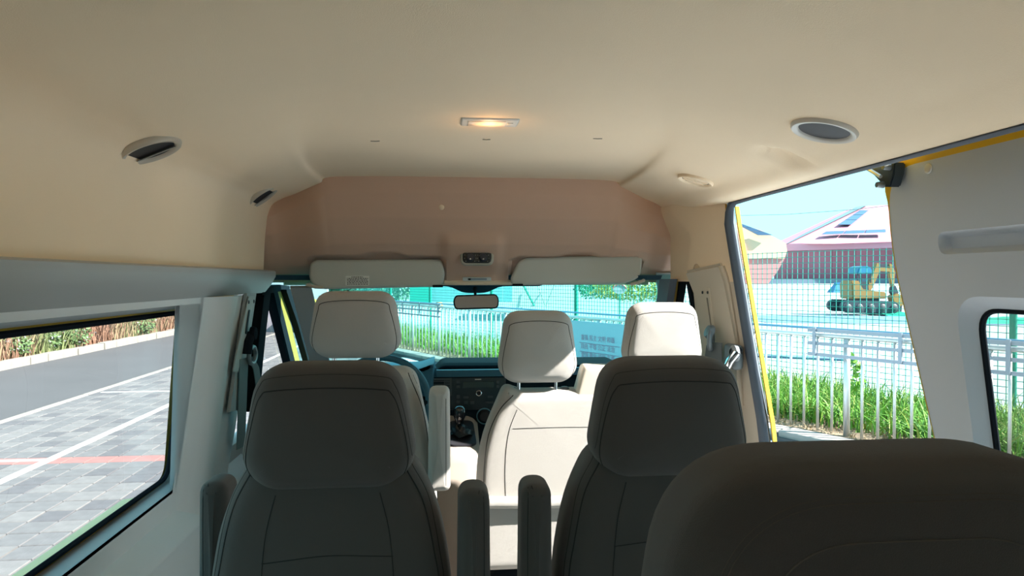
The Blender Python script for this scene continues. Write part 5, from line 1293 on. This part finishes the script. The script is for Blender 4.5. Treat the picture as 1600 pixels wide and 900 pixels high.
# excavator
DX_ = 39.0
ex = thing('excavator', 'small yellow excavator with folded arm standing on the yard behind the mesh fence', 'excavator', PD(1348, 489, DX_))
EY = mat('excavator yellow', (0.40, 0.24, 0.07), 0.5); ED = mat('excavator dark', (0.03, 0.06, 0.08), 0.6); EB = mat('excavator blue canopy', (0.03, 0.25, 0.42), 0.4)
BK = Vector((fw.x, fw.y, 0)).normalized()
def ep(name, pts, d0, th, m, bev=.03, parent=None):
    bm = BM(); lo = [bm.verts.new(PD(x, y, DX_) + BK * d0) for x, y in pts]; hi = [bm.verts.new(v.co + BK * th) for v in lo]
    bm.faces.new(lo); bm.faces.new(hi[::-1]); ring_faces(bm, lo, hi); bmesh.ops.bevel(bm, geom=bm.edges[:], offset=bev, segments=2, affect='EDGES')
    return obj(name, bm, m, parent or ex)
for d0 in (-1.0, .6):
    tr_ = ep('track', [(1303, 474), (1310, 468), (1384, 470), (1392, 477), (1390, 485), (1382, 489), (1310, 487), (1303, 482)], d0, .4, ED, .05)
    for k in range(5):
        c = PD(1312 + k * 17.5, 479.5, DX_) + BK * (d0 - .02); bm = BM(); lathe(bm, [(0, .03), (.16, .03), (.2, 0)], Matrix.Translation(c) @ Matrix.Rotation(PI / 2, 4, 'X'), 12); obj('road_wheel', bm, mat('wheel grey', (0.06, 0.08, 0.09), 0.5), tr_)
ep('undercarriage', [(1330, 466), (1366, 466), (1366, 474), (1330, 474)], -.6, 1.2, ED)
ep('body', [(1321, 441), (1333, 439), (1337, 453), (1374, 456), (1376, 466), (1322, 467)], -.75, 1.5, EY, .06)
ep('engine_cover', [(1322, 438), (1335, 439), (1335, 452), (1322, 452)], -.65, 1.3, EY, .05)
ep('seat_box', [(1337, 440), (1352, 440), (1354, 455), (1337, 455)], -.3, .6, ED)
ep('cab_roof', [(1334, 418), (1338, 416), (1350, 416), (1354, 420), (1355, 428), (1331, 428)], -.6, 1.2, EB, .05)
for x_ in (1333, 1353):
    for d0 in (-.55, .5): ep('cab_post', [(x_ - .8, 427), (x_ + .8, 427), (x_ + .8, 442), (x_ - .8, 442)], d0, .06, ED, .005)
ep('boom', [(1350, 460), (1356, 462), (1368, 436), (1373, 424), (1372, 411), (1368, 411), (1365, 424), (1357, 440)], -.12, .25, EY, .03)
ep('boom_top', [(1372, 418), (1392, 419), (1392, 425), (1372, 424)], -.10, .2, EY, .02)
ep('arm', [(1388, 412), (1392, 412), (1398, 425), (1396, 448), (1392, 449), (1388, 430)], -.10, .22, EY, .03)
ep('hydraulic_ram', [(1372, 413), (1390, 413), (1390, 415.5), (1372, 415.5)], -.05, .1, ED, .01)
ep('linkage', [(1391, 448), (1398, 446), (1403, 458), (1396, 462), (1390, 458)], -.12, .25, ED, .03)
ep('bucket', [(1390, 463), (1397, 458), (1406, 462), (1407, 474), (1402, 489), (1397, 490), (1394, 478)], -.3, .6, EY, .03)
bk_ = ep('bucket_teeth', [(1397, 480), (1405, 476), (1404, 488), (1399, 491)], -.32, .64, ED, .02)
# hopper, netting piles
bm = BM(); c = GP(1309, 457); lathe(bm, [(1.5, 0), (.55, 1.25), (.5, 1.5), (0, 1.5)], Matrix.Translation(c), 5, close=True); tag(obj('blue_hopper', bm, mat('blue tarp', (0.04, 0.26, 0.50), 0.5), smooth=False), 'small blue covered heap left of the excavator near the white wall', 'heap')
def mound(name, px0, px1, py, hpx, m, label, cat, depth_r=1.2):
    a = GP(px0, py); b = GP(px1, py + 2); L_ = (b - a).length
    bm = BM(); h = hpx * (a - CAM).dot(fw) / F
    grid(bm, lin(0, 1, 40), lin(-1, 1, 8), lambda u, v: a.lerp(b, u) + Vector((0, v * depth_r, h * (1 - v * v) * (.7 + .5 * noise.noise(Vector((u * 9, v, 2)))) + .002)))
    return tag(obj(name, bm, m), label, cat)
NET = mat('green netting', (0.0, 0.45, 0.28), 0.6, bump=.6, bscale=8)
mound('netting', 1366, 1480, 492, 6, NET, 'crumpled green netting on the ground at the excavator bucket', 'netting')
mound('netting', 1500, 1700, 503, 10, NET, 'long roll of green netting seen through the sliding door window', 'netting')
# things seen through the windscreen
HO = mat('cyan hoarding', (0.25, 0.62, 0.70), 0.6)
hr = thing('site_hoarding', 'pale cyan panel hoarding across the yard behind the mirror', 'hoarding', PD(740, 470, 30))
for i in range(9):
    x0_ = 664 + i * 15.2; slabwall('panel', [(x0_, 436), (x0_ + 14.8, 436), (x0_ + 14.8, 472), (x0_, 472)], 30, .1, HO, parent=hr)
slabwall('green_screen', [(640, 436), (673, 436), (673, 476), (640, 476)], 29, .4, mat('teal screen', (0.0, 0.55, 0.42), 0.6), 'solid teal-green screen left of the cyan hoarding', 'screen')
tn = thing('white_tent', 'big white tent wall with a slanted right edge across the yard', 'tent', PD(850, 478, 33))
slabwall('tent_wall', [(800, 425), (896, 425), (910, 472), (800, 482)], 33, 6, mat('tent white', (0.85, 0.85, 0.85), 0.7), parent=tn)
for k, q in enumerate((((838, 440), (852, 478)), ((868, 440), (853, 478)), ((815, 440), (835, 478)))):
    bm = BM(); tube(bm, [PD(*q[0], 32.8), PD(*q[1], 32.6)], .02 if k < 2 else .05, 5); obj('guy_rope', bm, mat('rope grey', (0.35, 0.45, 0.42), 0.6) if k < 2 else GPOST, tn)
for k, (px, lb, m_) in enumerate(((807, 'pale green thin pole left of the white tent', mat('mint pole', (0.45, 0.66, 0.50), 0.5)), (816, 'thicker pale green pole in front of the white tent', mat('mint pole', (0.45, 0.66, 0.50), 0.5)))):
    bm = BM(); a = GP(px, 482); tube(bm, [a, a + Vector((0, 0, 5))], .05 + .05 * k, 8); tag(obj('yard_pole', bm, m_), lb, 'pole', 'pale green poles by the tent')
c = GP(686, 478)
bm = BM(); lathe(bm, [(.30, 0), (.30, .05), (.12, .5), (.07, .95), (0, .97)], Matrix.Translation(c), 12, close=True); tag(obj('traffic_cone', bm, mat('orange cone', (0.9, 0.28, 0.10), 0.6)), 'orange traffic cone in the yard between the teal screen and the mirror', 'cone')
hd = obj('hedge', leafball(PD(990, 452, 34), (2.2, 1.0, .62), 1500, .10, 77), mat('yellow green hedge', (0.42, 0.45, 0.08), 0.7), None, smooth=False); tag(hd, 'yellow-green hedge at the right end of the windscreen view', 'hedge')
obj_ = obj('hedge', leafball(PD(936, 450, 36), (1.7, 1.0, .55), 1200, .10, 78), mat('green hedge', (0.03, 0.35, 0.16), 0.7), None, smooth=False); tag(obj_, 'dark green hedge between the white tent and the yellow-green hedge', 'hedge')
sg = thing('round_sign', 'grey oval sign with a red upper rim before the hedges', 'sign', PD(968, 470, 30))
bm = BM(); lathe(bm, [(0, .03), (.29, .03), (.30, 0), (0, 0)], Matrix.Translation(PD(968, 452, 30)) @ Matrix.Rotation(PI / 2, 4, 'X') @ Matrix.Diagonal((1, .7, 1, 1)), 24); obj('face', bm, mat('sign grey', (0.42, 0.42, 0.45), 0.6), sg)
bm = BM(); c_ = PD(968, 452, 29.95); tube(bm, [c_ + Vector((.30 * math.cos(a), 0, .21 * math.sin(a))) for a in lin(.2, PI - .2, 14)], .03, 6); obj('rim', bm, mat('sign red', (0.8, 0.2, 0.15), 0.5), sg)
bm = BM(); p_ = PD(968, 456, 30); tube(bm, [p_, Vector((p_.x, p_.y, 0))], .03, 8); obj('pole', bm, GPOST, sg)
for i, (px, py, dep, r_, lb) in enumerate(((500, 440, 34, 2.3, 'dark green roadside tree left of the driver headrest'), (560, 432, 40, 3.0, 'blue-green tree behind the top of the driver headrest'), (620, 436, 44, 2.6, 'pale green tree right of the driver headrest'))):
    c = PD(px, py, dep); t = thing('roadside_tree', lb, 'tree', (c.x, c.y, 0), 'trees beyond the railing')
    obj('crown', leafball(c + Vector((0, 0, .6)), (r_, r_, r_ * .75), 1800, .22, 30 + i), mat('tree leaf %d' % i, [(0.05, 0.20, 0.12), (0.08, 0.28, 0.22), (0.16, 0.34, 0.2)][i], 0.7), t, smooth=False)
    bm = BM(); tube(bm, [(c.x, c.y, 0), (c.x + .05, c.y, c.z)], [.16, .08], 8); obj('trunk', bm, mat('bark', (0.2, 0.15, 0.1), 0.9), t)
c = PD(481, 486, 26)
bm = BM(); box(bm, c - Vector((.30, .25, .35)), c + Vector((.30, .25, .45)), .08, 2); box(bm, (c.x - .06, c.y - .06, 0), (c.x + .06, c.y + .06, c.z - .3)); o = tag(obj('yellow_sign_box', bm, mat('bright yellow', (0.95, 0.70, 0.05), 0.5)), 'bright yellow box on a post beside the left windscreen pillar', 'sign')
# pale building wall seen through the driver window
bw = thing('lilac_building', 'pale lilac rendered wall far ahead seen through the driver door window', 'building', (-7.5, 27, 0))
bm = BM(); box(bm, (-13, 27, -.02), (-4.6, 27.4, 3.6), .02); obj('render', bm, mat('lilac render', (0.56, 0.50, 0.58), 0.9), bw)
bm = BM(); box(bm, (-13.05, 26.95, 3.6), (-4.55, 27.45, 3.75), .02); obj('coping', bm, PAV[1], bw)
